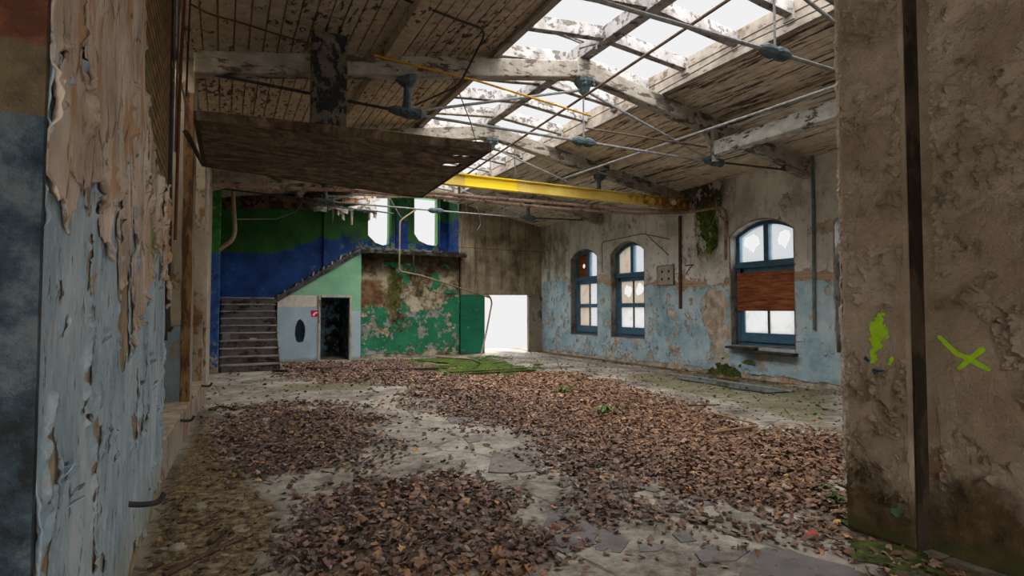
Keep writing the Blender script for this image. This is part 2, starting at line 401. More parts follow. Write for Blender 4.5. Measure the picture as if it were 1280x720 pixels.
def m_near_right(c1=(160, 143, 122), c2=(182, 165, 144), c3=(200, 184, 164), nm='brown_grey_plaster'):
    g = G(nm); f = g.noise(1.6, 7, .65); s = g.noise(26, 6, .7); z = g.xyz()[2]
    col = g.ramp(f, (.3, c1), (.5, c2), (.7, c3))
    bl = g.ss(g.noise(.9, 6, .65), .52, .7); col = g.mix(g.math('MULTIPLY', bl, .45), col, g.c(124, 100, 76))
    zn = g.math('ADD', z, g.math('MULTIPLY', g.math('SUBTRACT', g.noise(2.4, 7, .7), .5), 1.1))
    st = g.ss(zn, .62, .25)
    col = g.mix(st, col, g.ramp(g.noise(5, 7, .7), (.3, (58, 48, 36)), (.55, (104, 84, 58)), (.75, (128, 112, 88))))
    rs = g.math('MULTIPLY', g.ss(g.noise(3.2, 6, .65), .6, .68), g.ss(z, 1.0, .6)); col = g.mix(g.math('MULTIPLY', rs, .7), col, g.c(120, 80, 36))
    gn = g.ss(g.math('ADD', z, g.math('MULTIPLY', g.noise(6, 5, .7), .2)), .26, .14); col = g.mix(g.math('MULTIPLY', gn, .65), col, g.c(84, 92, 50))
    pit = g.ss(g.noise(7, 3, .6), .79, .82); col = g.mix(pit, col, g.c(62, 52, 44))
    return g.fin(col, .88, g.bump(g.math('ADD', g.math('MULTIPLY', s, .5), g.math('MULTIPLY', g.noise(9, 9, .72), 1.6)), .03, .9))
NEARR = m_near_right()
NEARC = m_near_right((168, 152, 131), (191, 175, 155), (208, 193, 174), 'flaking_plaster_skin')  # lighter copy of the base, relief highlights put into its colour
def m_right_base():
    g = G('bare_right_wall'); q = g.xyz(); sw = g.n('ShaderNodeCombineXYZ'); g.put(sw.inputs[0], q[1]); g.put(sw.inputs[1], q[2])
    b = g.brick(1.0, sw.outputs[0], (186, 150, 118), (166, 130, 102), (176, 162, 142), .01, .24, .08)
    f = g.noise(3.5, 9, .7); k = g.ss(g.noise(1.3, 4, .6), .60, .64)
    pl = g.ramp(f, (.3, (128, 116, 102)), (.5, (180, 168, 152)), (.7, (210, 200, 184)))
    band = g.math('MULTIPLY', g.ss(q[2], 2.0, 2.12), g.ss(q[2], 2.55, 2.42)); k = g.math('MAXIMUM', k, band)
    col = g.mix(k, pl, b['Color'])
    col = g.mix(g.math('MULTIPLY', g.ss(g.noise(9, 6, .7), .6, .68), .8), col, g.c(70, 60, 52))
    return g.fin(col, .92, g.bump(g.math('ADD', f, g.math('MULTIPLY', b['Fac'], -.4)), .02, .9))
RBASE = m_right_base()
def m_right_blue():
    g = G('pale_blue_paint'); f = g.noise(1.4, 8, .68); s = g.noise(6, 8, .72); z = g.xyz()[2]
    col = g.ramp(f, (.3, (132, 160, 174)), (.5, (160, 186, 198)), (.7, (188, 204, 208)))
    col = g.mix(g.math('MULTIPLY', g.ss(s, .57, .66), .8), col, g.c(184, 182, 172))
    col = g.mix(g.math('MULTIPLY', g.ss(g.noise(6, 8, .78, g.sc((1, 1, .6), off=(3, 1, 2))), .57, .63), g.math('MULTIPLY', .85, g.math('ADD', .25, g.math('MULTIPLY', .75, g.ss(g.xyz()[1], 9.0, 11.0))))), col, g.c(78, 78, 74))
    zn = g.math('ADD', z, g.math('MULTIPLY', g.noise(2, 6, .7), .5)); col = g.mix(g.math('MULTIPLY', g.ss(zn, .5, .2), .6), col, g.c(112, 104, 84))
    return g.fin(col, .85, g.bump(g.math('ADD', s, f), .01, .8))
RBLUE = m_right_blue()
def m_right_lime():
    g = G('old_limewash'); f = g.noise(1.2, 8, .68); s = g.noise(5, 9, .72, g.sc((1, 1, .55))); q = g.xyz()
    col = g.ramp(f, (.3, (172, 167, 160)), (.5, (206, 203, 198)), (.72, (226, 224, 220)))
    vs = g.ss(g.noise(4, 7, .7, g.sc((1, 1, .18))), .56, .68)
    col = g.mix(g.math('MULTIPLY', vs, .5), col, g.c(112, 102, 82))
    far = g.math('MULTIPLY', g.ss(q[1], 14.4, 17.8), g.ss(g.noise(2.2, 6, .65, g.sc((1, 1, .3))), .4, .6)); col = g.mix(g.math('MULTIPLY', far, .65), col, g.c(92, 90, 66))
    gy = g.n('ShaderNodeMath'); gy.operation = 'ABSOLUTE'; g.put(gy.inputs[0], g.math('SUBTRACT', q[1], 10.25))
    mz = g.math('ADD', g.math('MULTIPLY', g.math('SUBTRACT', g.noise(4, 7, .7, g.sc((1, 1.6, .5))), .5), 1.6), gy.outputs[0])
    moss = g.math('MULTIPLY', g.ss(mz, .5, .2), g.math('MULTIPLY', g.ss(q[2], 2.3, 3.2), 1.0))
    col = g.mix(g.math('MULTIPLY', moss, .95), col, g.ramp(s, (.35, (34, 38, 14)), (.6, (112, 122, 40)), (.75, (160, 156, 84))))
    top = g.math('MULTIPLY', g.ss(g.math('ADD', q[2], g.math('MULTIPLY', f, .9)), 4.3, 4.75), g.math('MULTIPLY', g.ss(q[1], 9.2, 9.9), g.ss(q[1], 12.4, 11.2))); col = g.mix(g.math('MULTIPLY', top, .9), col, g.c(38, 30, 20))  # black stain under the eaves, with the corner's shadow put into the colour
    col = g.mix(g.math('MULTIPLY', g.ss(s, .57, .64), .55), col, g.c(104, 95, 84)); pk = g.ss(g.noise(3.1, 8, .72, g.sc((1, 1, .8), off=(7, 1, 4))), .54, .57); col = g.mix(g.math('MULTIPLY', pk, .5), col, g.c(222, 218, 210))
    return g.fin(col, .9, g.bump(g.math('ADD', s, f), .02, .9))
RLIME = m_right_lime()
def m_concrete_block():
    g = G('board_marked_concrete'); q = g.xyz(); s = g.noise(5, 8, .7, g.sc((1, 1, .2))); f = g.noise(1.4, 6, .65)
    col = g.ramp(g.math('ADD', g.math('MULTIPLY', f, .6), g.math('MULTIPLY', s, .4)), (.35, (96, 84, 68)), (.5, (146, 131, 111)), (.66, (178, 164, 142)))
    ln = g.math('PINGPONG', g.math('ADD', q[0], g.math('MULTIPLY', f, .02)), .16); col = g.mix(g.math('MULTIPLY', g.ss(ln, .014, .004), .5), col, g.c(72, 62, 50))
    l2 = g.math('ABSOLUTE', g.math('SUBTRACT', q[2], 3.72)); col = g.mix(g.math('MULTIPLY', g.ss(l2, .02, .006), .7), col, g.c(66, 56, 46))
    return g.fin(col, .92, g.bump(s, .012, .8))
GABLE = m_concrete_block()
def m_mossy_brick():
    g = G('decayed_plaster_below_gallery'); q = g.xyz(); f = g.noise(2.2, 9, .72); s = g.noise(6, 8, .7)
    col = g.ramp(f, (.34, (62, 50, 38)), (.47, (130, 112, 88)), (.57, (186, 172, 146)), (.7, (206, 198, 174)))
    red = g.math('MULTIPLY', g.ss(g.math('ADD', q[0], g.math('MULTIPLY', s, .5)), 5.0, 4.7), g.math('MULTIPLY', g.ss(q[2], 1.6, 1.75), g.ss(q[2], 2.6, 2.45)))
    col = g.mix(g.math('MULTIPLY', red, .8), col, g.ramp(s, (.35, (92, 58, 36)), (.65, (132, 88, 56))))
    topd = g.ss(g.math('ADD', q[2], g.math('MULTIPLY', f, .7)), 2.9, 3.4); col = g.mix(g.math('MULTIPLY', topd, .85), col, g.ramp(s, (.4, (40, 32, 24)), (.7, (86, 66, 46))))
    gx = g.math('ABSOLUTE', g.math('SUBTRACT', g.math('ADD', q[0], g.math('MULTIPLY', g.math('SUBTRACT', s, .5), .7)), 5.05))
    mo = g.math('MULTIPLY', g.ss(gx, .34, .1), g.ss(q[2], 1.2, 1.8)); col = g.mix(g.math('MULTIPLY', mo, .9), col, g.ramp(s, (.35, (36, 38, 12)), (.65, (92, 100, 28))))
    return g.fin(col, .92, g.bump(g.math('ADD', f, s), .03, .9))
MBRICK = m_mossy_brick()
GREENP = m_flaky('green_wall_paint', (42, 136, 94), (28, 108, 74), (112, 114, 112), (172, 172, 168), 2.6, .555, (1, 1, 1), 1.1, .3, .012, .01, .75)
GREENLEAF = m_flaky('green_door_paint', (24, 122, 90), (16, 100, 74), (96, 112, 100), (132, 138, 130), 2.2, .66, (1, 1, 2.4), 1.1, .2, .008, .012, .7)
def m_stair_wall():
    g = G('green_over_blue_stair_wall'); q = g.xyz(); f = g.noise(1.6, 6, .65); s = g.noise(3.2, 9, .72)
    gr = g.ramp(f, (.3, (38, 90, 34)), (.7, (58, 118, 48)))
    bl = g.ramp(f, (.3, (18, 50, 112)), (.7, (34, 84, 160)))
    bl = g.mix(g.ss(g.math('ADD', s, g.math('MULTIPLY', g.ss(q[0], 2.0, 5.2), .16)), .64, .66), bl, g.ramp(s, (.5, (92, 122, 96)), (.75, (132, 138, 128))))
    # the line between the colours climbs with the upper flight
    zb = g.math('MULTIPLY', g.ss(q[0], 1.2, 3.0), 0.62); zb = g.math('ADD', zb, SZB)
    edge = g.math('SUBTRACT', g.math('ADD', q[2], g.math('MULTIPLY', g.math('SUBTRACT', s, .5), g.ss(q[0], 1.0, 3.2, .02, 1.6))), zb)
    col = g.mix(g.ss(edge, -.015, .015), bl, gr)
    return g.fin(col, .55, g.bump(g.math('ADD', g.math('MULTIPLY', s, .6), g.noise(9, 6, .65)), .02, .7))
SZB = float(onY(310, 316, 19.95)[2])
STAIRW = m_stair_wall()
def m_column_bg():
    g = G('blue_and_green_column'); q = g.xyz(); s = g.noise(3.5, 9, .72)
    gr = g.ramp(s, (.35, (34, 96, 62)), (.65, (64, 132, 88))); bl = g.ramp(s, (.35, (18, 48, 116)), (.62, (34, 80, 156)))
    col = g.mix(g.ss(g.math('ADD', q[2], g.math('MULTIPLY', g.math('SUBTRACT', s, .5), .5)), 4.72, 4.78), bl, gr)
    col = g.mix(g.ss(g.noise(4, 8, .72), .60, .62), col, g.ramp(s, (.4, (84, 110, 84)), (.7, (120, 124, 116))))
    return g.fin(col, .7, g.bump(s, .015, .8))
COLBG = m_column_bg()
def m_left_column():
    g = G('blue_column_green_top'); q = g.xyz(); s = g.noise(4, 9, .72)
    bl = g.ramp(s, (.3, (22, 56, 112)), (.6, (44, 92, 158)), (.75, (96, 126, 160))); gr = g.ramp(s, (.35, (36, 96, 44)), (.65, (66, 140, 66)))
    col = g.mix(g.ss(g.math('ADD', q[2], g.math('MULTIPLY', s, .3)), 3.05, 3.15), bl, gr)
    pal = g.ramp(s, (.4, (132, 122, 108)), (.7, (176, 166, 150)))
    col = g.mix(g.ss(g.math('ADD', g.noise(3, 8, .7), g.math('MULTIPLY', g.ss(q[2], 1.0, .1), .14)), .60, .62), col, pal)
    return g.fin(col, .75, g.bump(s, .015, .8))
LCOL = m_left_column()
def m_closet():
    g = G('pale_blue_and_mint_partition'); q = g.xyz(); f = g.noise(2, 6, .6); s = g.noise(7, 8, .7)
    bl = g.ramp(f, (.3, (158, 178, 192)), (.7, (178, 196, 208))); mint = g.ramp(f, (.3, (118, 172, 138)), (.7, (140, 190, 156)))
    cre = g.ramp(s, (.3, (196, 186, 172)), (.7, (222, 214, 202)))
    zmint = g.math('ADD', q[2], g.math('MULTIPLY', g.ss(q[0], 3.52, 3.56), .42))
    low = g.ss(q[2], 1.62, 1.64); col = g.mix(g.math('MULTIPLY', low, g.ss(q[0], 2.62, 2.6)), bl, cre)
    up = g.math('MULTIPLY', g.ss(q[2], 1.97, 1.99), 1.0)
    right = g.math('MULTIPLY', g.ss(q[0], 3.5, 3.52), g.ss(q[2], 1.5, 1.52))
    col = g.mix(g.math('MAXIMUM', up, right), col, mint)
    col = g.mix(g.math('MULTIPLY', g.ss(s, .66, .7), .7), col, g.c(120, 110, 96))
    foot = g.ss(g.math('ADD', q[2], g.math('MULTIPLY', s, .2)), .22, .12); col = g.mix(g.math('MULTIPLY', foot, .6), col, g.c(124, 112, 84))
    return g.fin(col, .75, g.bump(s, .004, .6))
CLOSET = m_closet()
def m_closet_in():
    g = G('dark_blue_closet_lining'); s = g.noise(4, 9, .72); q = g.xyz()
    col = g.ramp(s, (.35, (70, 100, 118)), (.6, (112, 146, 164)))
    col = g.mix(g.ss(g.math('ADD', g.noise(5, 8, .7), g.math('MULTIPLY', g.ss(q[0], 2.6, 3.4), .2)), .62, .68), col, g.ramp(s, (.4, (24, 22, 16)), (.7, (62, 60, 40))))
    return g.fin(col, .85, g.bump(s, .02, .8))
CLOSETIN = m_closet_in()
def m_floor():
    g = G('worn_concrete_floor'); f = g.noise(.9, 8, .68); s = g.noise(9, 8, .72); fine = g.noise(60, 3, .6)
    col = g.ramp(g.math('ADD', g.math('MULTIPLY', f, .65), g.math('MULTIPLY', s, .35)), (.36, (90, 84, 76)), (.47, (142, 135, 124)), (.56, (172, 164, 152)), (.68, (196, 188, 176)))
    gri = g.noise(38, 6, .75); col = g.mix(g.math('MULTIPLY', g.ss(gri, .52, .68), .5), col, g.c(86, 78, 68)); dk = g.ss(g.noise(1.7, 8, .72), .54, .64); col = g.mix(g.math('MULTIPLY', dk, .5), col, g.c(92, 84, 72))
    cr = g.vor(.8, g.sc((1, 1, 1)), 'DISTANCE_TO_EDGE'); n = g.noise(4, 5, .6)
    crk = g.ss(g.math('ADD', cr, g.math('MULTIPLY', g.math('SUBTRACT', n, .5), .06)), .014, .004); col = g.mix(g.math('MULTIPLY', crk, .6), col, g.c(66, 60, 52))
    col = g.mix(g.math('MULTIPLY', g.ss(s, .6, .68), .45), col, g.c(92, 86, 78))
    dirt = g.ss(g.math('ADD', g.attr('dirt'), g.math('MULTIPLY', g.math('SUBTRACT', s, .5), .7)), .35, .65); col = g.mix(g.math('MULTIPLY', dirt, .85), col, g.ramp(g.noise(22, 6, .7), (.3, (58, 46, 38)), (.7, (118, 97, 80))))
    mud = g.ss(g.math('ADD', g.attr('mud'), g.math('MULTIPLY', g.math('SUBTRACT', s, .5), .8)), .35, .7); col = g.mix(g.math('MULTIPLY', mud, .9), col, g.ramp(g.noise(14, 8, .75), (.36, (46, 36, 22)), (.5, (104, 84, 52)), (.66, (150, 128, 90))))
    moss = g.ss(g.math('ADD', g.attr('moss'), g.math('MULTIPLY', g.math('SUBTRACT', g.noise(5, 8, .72), .5), 1.3)), .4, .75); col = g.mix(g.math('MULTIPLY', moss, .75), col, g.ramp(g.noise(24, 6, .7), (.3, (78, 80, 46)), (.7, (130, 126, 86))))
    h = g.math('ADD', g.math('MULTIPLY', g.math('ADD', s, g.math('MULTIPLY', gri, .5)), .8), g.math('ADD', g.math('MULTIPLY', fine, .25), g.math('MULTIPLY', crk, -.6)))
    h = g.math('ADD', h, g.math('MULTIPLY', g.math('MULTIPLY', mud, g.noise(26, 5, .7)), 1.2))
    return g.fin(col, .85, g.bump(h, .015, .8), spec=.25)
FLOORM = m_floor()
def m_water():
    g = G('shallow_puddle_water'); s = g.noise(3, 4, .5)
    return g.fin(g.ramp(s, (.3, (62, 60, 60)), (.7, (88, 86, 86))), .12, g.bump(s, .001, .2), spec=.6)
WATER = m_water()
def m_glass(name, tint, mixf, dirt=(170, 150, 120), da=.35):
    g = G(name); s = g.noise(2.5, 7, .7); g.nt.nodes.remove(g.b)
    t = g.n('ShaderNodeBsdfTranslucent'); tr = g.n('ShaderNodeBsdfTransparent'); gl = g.n('ShaderNodeBsdfGlossy'); gl.inputs['Roughness'].default_value = .15
    g.put(t.inputs[0], g.mix(g.math('MULTIPLY', g.ss(s, .48, .7), da), g.c(*tint), g.c(*dirt))); g.put(tr.inputs[0], g.c(245, 247, 248))
    a = g.n('ShaderNodeMixShader'); a.inputs[0].default_value = mixf; g.put(a.inputs[1], t.outputs[0]); g.put(a.inputs[2], tr.outputs[0])
    b = g.n('ShaderNodeMixShader'); b.inputs[0].default_value = .05; g.put(b.inputs[1], a.outputs[0]); g.put(b.inputs[2], gl.outputs[0])
    g.put(g.out.inputs[0], b.outputs[0]); return g.m
GLASSC = m_glass('clear_dirty_glass', (120, 122, 124), .8, da=.3)
GLASSF = m_glass('frosted_dirty_glass', (150, 150, 150), .35, (120, 116, 108), .5)
GLASST = m_glass('cream_stained_glass', (146, 138, 128), .15, (118, 102, 82), .6)
def m_leaf():
    g = G('dead_leaf'); c = g.attr('Col', 'Color'); f = g.noise(30, 4, .7)
    return g.fin(g.mix(g.math('MULTIPLY', g.ss(f, .45, .7), .35), c, g.mix(.6, c, g.c(40, 28, 22))), .75, spec=.3)
LEAFM = m_leaf()
# ================================================================== SETTING
EAVE = 4.55
def roof_z(x): return 5.63 - .178 * abs(x - XC)          # underside of the boards
def lx(y): return -.45 if y < 5.7 else min(-.45 + .036 * (y - 5.7), -.29)   # face of the left wall

# ---- floor
from mathutils import geometry as mgeo
def poly_sd(poly, X, Y):
    """signed distance to a polygon, positive inside"""
    P = np.array(poly)[:, :2]; d = np.full(X.shape, 1e9); ins = np.zeros(X.shape, bool)
    for i in range(len(P)):
        a = P[i]; b = P[(i + 1) % len(P)]; e = b - a; wx = X - a[0]; wy = Y - a[1]
        t = np.clip((wx * e[0] + wy * e[1]) / (e @ e), 0, 1)
        d = np.minimum(d, np.hypot(wx - t * e[0], wy - t * e[1]))
        c = ((a[1] <= Y) & (Y < b[1])) | ((b[1] <= Y) & (Y < a[1]))
        with np.errstate(divide='ignore', invalid='ignore'):
            xx = a[0] + (Y - a[1]) / (e[1] if e[1] else 1e-9) * e[0]
        ins ^= c & (X < xx)
    return np.where(ins, d, -d)
def floor_poly(*px): return [onZ(x, y)[:2] for x, y in px]
R_MID = floor_poly((262, 540), (300, 510), (400, 505), (475, 522), (470, 552), (440, 585), (360, 604), (262, 604))
R_BIG = floor_poly((560, 468), (690, 466), (790, 482), (860, 510), (1000, 545), (1058, 560), (1062, 650), (1000, 655), (905, 640), (800, 600), (700, 590), (660, 545), (560, 520), (505, 490))
R_FRONT = floor_poly((355, 618), (460, 600), (560, 592), (650, 610), (700, 655), (660, 700), (560, 740), (380, 760), (330, 690))
R_BACK = floor_poly((345, 467), (350, 454), (440, 452), (505, 450), (660, 466), (600, 490), (430, 478))
R_LOW = floor_poly((690, 600), (800, 600), (905, 640), (1000, 655), (1062, 650), (1070, 690), (960, 690), (830, 665), (720, 680), (660, 690))
R_WALLR = floor_poly((1060, 650), (1150, 690), (1280, 730), (1130, 740), (1040, 690))
R_MUD = floor_poly((262, 500), (275, 560), (330, 610), (360, 640), (330, 720), (300, 900), (60, 900), (165, 705), (205, 600), (235, 540))
R_MOSSL = floor_poly((350, 478), (470, 478), (480, 488), (340, 490))
R_MOSS2 = floor_poly((380, 596), (520, 588), (505, 605), (370, 612))
R_MOSSR = floor_poly((835, 462), (900, 468), (1055, 490), (1055, 545), (930, 510), (760, 470))
R_MOSSB = floor_poly((508, 448), (610, 446), (668, 462), (640, 470), (540, 470))
def leaf_density(X, Y):
    d = np.zeros(X.shape)
    nz = (fbm(X * 1.6, Y * 1.6, 3, 4) - .5) * 1.1
    for R, w, s in ((R_MID, 1, .3), (R_BIG, 1, .35), (R_FRONT, 1, .22), (R_BACK, .9, .4), (R_LOW, .62, .25), (R_WALLR, .5, .15)):
        sd = poly_sd(R, X, Y); d = np.maximum(d, w * sst(-s * 1.6, s * 1.6, sd + nz * s * 4.2 - .06))
    return np.clip(d, .0, 1)
fx0, fx1, fy0, fy1 = -1.2, 10.9, -3.2, 20.6; fc = .06
nx = int((fx1 - fx0) / fc); ny = int((fy1 - fy0) / fc)
FXg, FYg = np.meshgrid(np.linspace(fx0, fx1, nx + 1), np.linspace(fy0, fy1, ny + 1), indexing='ij')
def floor_z(X, Y): return (fbm(X * .9, Y * .9, 11, 3) - .5) * .02 + (fbm(X * 5, Y * 5, 13, 4) - .5) * .012 - .006 + .03 * sst(-.2, .4, poly_sd(R_MUD, X, Y)) * fbm(X * 4, Y * 4, 12, 4)
FZg = floor_z(FXg, FYg)
me = bpy.data.meshes.new('floor')
idx = np.arange((nx + 1) * (ny + 1)).reshape(nx + 1, ny + 1)
fa = np.stack([idx[:-1, :-1], idx[1:, :-1], idx[1:, 1:], idx[:-1, 1:]], -1).reshape(-1, 4)
me.from_pydata(np.stack([FXg, FYg, FZg], -1).reshape(-1, 3).tolist(), [], fa.tolist())
for p in me.polygons: p.use_smooth = True
def fattr(me, name, arr): a = me.attributes.new(name, 'FLOAT', 'POINT'); a.data.foreach_set('value', np.asarray(arr, np.float32).ravel())
LD = leaf_density(FXg, FYg)
fattr(me, 'dirt', LD * .75)
fattr(me, 'mud', sst(-.25, .35, poly_sd(R_MUD, FXg, FYg)) + .8 * sst(.5, 0, np.abs(FXg - 10.4)) * (FYg > 8) + .7 * sst(.35, 0, np.abs(FXg - 3.9)) * (FYg < 2.8))
ms = np.zeros(FXg.shape)
for R, w in ((R_MOSSL, .8), (R_MOSS2, .6), (R_MOSSR, .72), (R_MOSSB, .9)): ms = np.maximum(ms, w * sst(-.3, .4, poly_sd(R, FXg, FYg)))
fattr(me, 'moss', ms)
floor = tag(link_mesh('floor', me, FLOORM), kind='structure')

# ---- left wall: a long pier, then two sunk bays above a low sill
wl = empty('wall_left', (-.45, 4, 0), kind='structure')
m = MB(); m.box(-1.1, -.45, 1.94, 5.7, 0, 5.0)
m.build('pier', BASEL, wl, .02)
sk = link_mesh('pier_end_face', bpy.data.meshes.new('pier_end_face'), ENDM, wl)
bm = bmesh.new(); N = 60
gv = [[bm.verts.new((-1.1 + .66 * i / 24, 1.925 - .012 * float(fbm(i * .3, j * .3, 5, 4)), 4.4 * j / 160)) for j in range(161)] for i in range(25)]
for i in range(24):
    for j in range(160): bm.faces.new((gv[i][j], gv[i + 1][j], gv[i + 1][j + 1], gv[i][j + 1]))
for j in range(160): bm.faces.new((gv[24][j], bm.verts.new((-.44, 1.95, 4.4 * j / 160)), bm.verts.new((-.44, 1.95, 4.4 * (j + 1) / 160)), gv[24][j + 1]))
bm.to_mesh(sk.data); bm.free()
def toL(u, v, d): return (-.45 - d, u, v)
def f_beige(U, V):
    zb = 1.77 + (fbm(U * 1.3, V * 0 + 2, 4, 3) - .5) * .9 - .12 * (U > 3.6)
    f = (V - zb) * 1.0 + (fbm(U * 4.6, V * 2.6, 5, 6, .68) - .5) * .85
    br = poly_sd([(3.35, 4.4), (4.0, 2.75), (4.75, 2.55), (5.2, 2.3), (5.75, 2.6), (5.75, 4.6), (3.4, 4.6)], U, V)
    f = np.minimum(f, -(br + (fbm(U * 3, V * 3, 8, 4) - .5) * .6))
    h = (fbm(U * 3.4, V * 1.6, 9, 6, .7) - .675) * .7
    return np.minimum(np.minimum(f, -h), np.minimum(5.69 - U, U - 1.945))
def f_blueL(U, V):
    h = (fbm(U * 5, V * 3.4, 21, 6, .72) - .665) * .5
    hh = poly_sd([(2.02, 1.25), (2.14, 1.2), (2.25, 1.0), (2.12, .8), (2.08, .3), (1.99, .3)], U, V) + (fbm(U * 9, V * 7, 22, 6, .75) - .55) * .45
    hole = poly_sd([(3.25, 1.9), (3.5, 1.78), (3.58, 1.42), (3.5, 1.22), (3.3, 1.3), (3.22, 1.55)], U, V) + (fbm(U * 8, V * 8, 23, 3) - .5) * .12
    cor = (5.62 + (fbm(V * 1.6, V * 0, 24, 4) - .5) * .5 - U)
    bot = V - .22 * fbm(U * 3, V * 0, 25, 3)
    f = np.minimum(np.minimum(-h, -hh), np.minimum(-hole, cor))
    return np.minimum(np.minimum(f, 2.35 + (fbm(U * 2, V * 0, 26, 3) - .5) * .5 - V), np.minimum(bot, U - 1.95))
skin('blue_paint_coat', f_blueL, toL, 1.94, 5.7, 0, 2.6, .018, BLUEL, wl, .003, .012, .012, .002, 3.0, 3, .006)
skin('beige_plaster_coat', f_beige, toL, 1.94, 5.7, 1.3, 4.7, .018, BEIGEL, wl, .012, .020, .016, .005, 2.6, 4, .006)
# small loose flakes hanging from the pier
fl = MB()
for (y, z, s) in ((2.35, .42, .1), (3.0, .3, .07), (2.75, .24, .05), (4.6, 1.2, .08), (4.9, 1.0, .07), (4.15, 1.06, .06), (5.2, .8, .05), (2.25, 1.02, .09), (2.4, .88, .08), (3.9, 1.5, .06), (4.4, 1.55, .05), (2.9, 1.42, .06), (2.6, .55, .05)):
    for k in range(2):
        a = random.uniform(-.8, .8); b = random.uniform(.5, 1.1)
        c = Vector((-.452, y + random.uniform(-.03, .03), z + random.uniform(-.05, .05))); e = Vector((0, math.cos(a), math.sin(a))) * s * .5; o = Vector((.9 * b, -.4, .5)) * s * .7
        fl.add([c - e, c + e, c + e * .6 + o, c - e * .4 + o * .8, c + o * 1.1 - e * .1], [(0, 1, 2, 4, 3)])
o = fl.build('loose_flake_layer', BLUEL, wl); o.modifiers.new('t', 'SOLIDIFY').thickness = .004
tag(o, kind='stuff')
# bays beyond the pier
PLNICHE = m_flaky('bay_plaster', (176, 164, 142), (150, 136, 114), (120, 84, 50), (150, 116, 78), 4, .58, (1, 1, .6), 1.2, .3, .012, .03)
BLNICHE = m_flaky('bay_plaster_blue', (140, 158, 166), (120, 140, 150), (150, 128, 100), (176, 156, 128), 4, .58, (1, 1, .6), 1.2, .3, .012, .03)
m = MB(); m.box(-1.3, -1.0, 5.6, 10.4, 0, 5.0); m.build('bay_back', PLNICHE, wl)
m = MB()
m.prism([(lx(8.0), 8.0, .40), (lx(8.45), 8.45, .40), (-1.02, 8.45, .40), (-1.02, 8.0, .40)], (0, 0, .0 + .95)); m.build('bay_pier_base', BLNICHE, wl, .01)
m = MB(); m.prism([(lx(8.0), 8.0, 1.35), (lx(8.45), 8.45, 1.35), (-1.02, 8.45, 1.35), (-1.02, 8.0, 1.35)], (0, 0, 3.5)); m.build('bay_pier', PLNICHE, wl, .01)
m = MB(); m.prism([(lx(10.1), 10.1, 0), (lx(15.6), 15.6, 0), (-1.3, 15.6, 0), (-1.3, 10.1, 0)], (0, 0, 5.0)); m.build('far_pier', PLNICHE, wl, .01)
LOWW = m_flaky('low_wall_plaster', (160, 148, 134), (134, 122, 110), (150, 96, 74), (120, 84, 62), 3.4, .56, (1, 1, .6), 1.2, .3, .012, .02)
m = MB(); m.prism([(lx(5.7) - .01, 5.72, 0), (lx(10.1) - .01, 10.08, 0), (-1.0, 10.08, 0), (-1.0, 5.72, 0)], (0, 0, .40)); m.build('low_sill_wall', LOWW, wl, .015)
m = MB(); m.prism([(lx(5.7) + .02, 5.71, .40), (lx(8.0) + .02, 7.995, .40), (-1.0, 7.995, .40), (-1.0, 5.71, .40)], (0, 0, .045))
m.build('sill_board', m_plain('dusty_sill', (120, 98, 72), (176, 164, 146), 5, .9, .012), wl, .008)
m = MB(); m.prism([(lx(8.46) + .02, 8.46, .40), (lx(10.1) + .02, 10.09, .40), (-1.0, 10.09, .40), (-1.0, 8.46, .40)], (0, 0, .045))
m.build('sill_board', bpy.data.materials['dusty_sill'], wl, .008)
# brown jamb board and white post of the bays
m = MB(); m.bar((lx(7.9) - .03, 7.93, .45), (lx(7.9) - .05, 7.93, 4.2), .10, .09, (0, 1, 0), 12, .006); m.build('brown_jamb_board', m_flaky('stripped_jamb', (150, 120, 78), (120, 86, 50), (70, 46, 30), (96, 70, 40), 5, .52, (2, 2, .5), 2, .2, .006, .05), wl)
m = MB(); m.bar((-.285, 10.2, 0.02), (-.285, 10.2, 4.4), .10, .10, (0, 1, 0), 14, .006); m.build('white_jamb_post', PALEW, wl)
# column before the stairs
m = MB(); m.box(-.9, -.10, 15.58, 15.95, 0, 5.0); m.build('stair_column', LCOL, wl, .02)
m = MB(); m.box(-.5, -.26, 15.95, 20.2, 0, 6.0); m.build('stair_side_wall', STAIRW, wl)

# ---- right wall with four arched windows
XR = 10.6
WIN = [(14.92, 16.46), (12.65, 14.20), (7.90, 9.58), (5.40, 7.02)]
WZ0, WSP, WTOP = .72, 3.26, 3.56
def arch(y0, y1, z0=WZ0, sp=WSP, top=WTOP, n=14, ins=0.0):
    y0 += ins; y1 -= ins; z0 += ins; c = (y0 + y1) / 2; h = (y1 - y0) / 2
    return [(y0, z0), (y1, z0)] + [(y1 - 2 * h * k / n, sp + (top - ins - sp) * (1 - ((y1 - 2 * h * k / n - c) / h) ** 2)) for k in range(n + 1)]
def toR(u, v, d): return (XR + d, u, v)
wr = wall_holes('wall_right', [(2.1, 0), (18.8, 0), (18.8, 4.75), (2.1, 4.75)], [arch(a, b) for a, b in WIN], toR, .42, RBASE)
tag(wr, kind='structure')
def f_win(U, V, mg=.02):
    f = np.full(U.shape, 9.)
    for a, b in WIN:
        c = (a + b) / 2; h = (b - a) / 2; top = WSP + (WTOP - WSP) * (1 - np.clip((U - c) / h, -1, 1) ** 2)
        dx = np.abs(U - c) - h; dz = np.maximum(WZ0 - V, V - top)
        f = np.minimum(f, np.maximum(dx, dz) - mg)
    return f
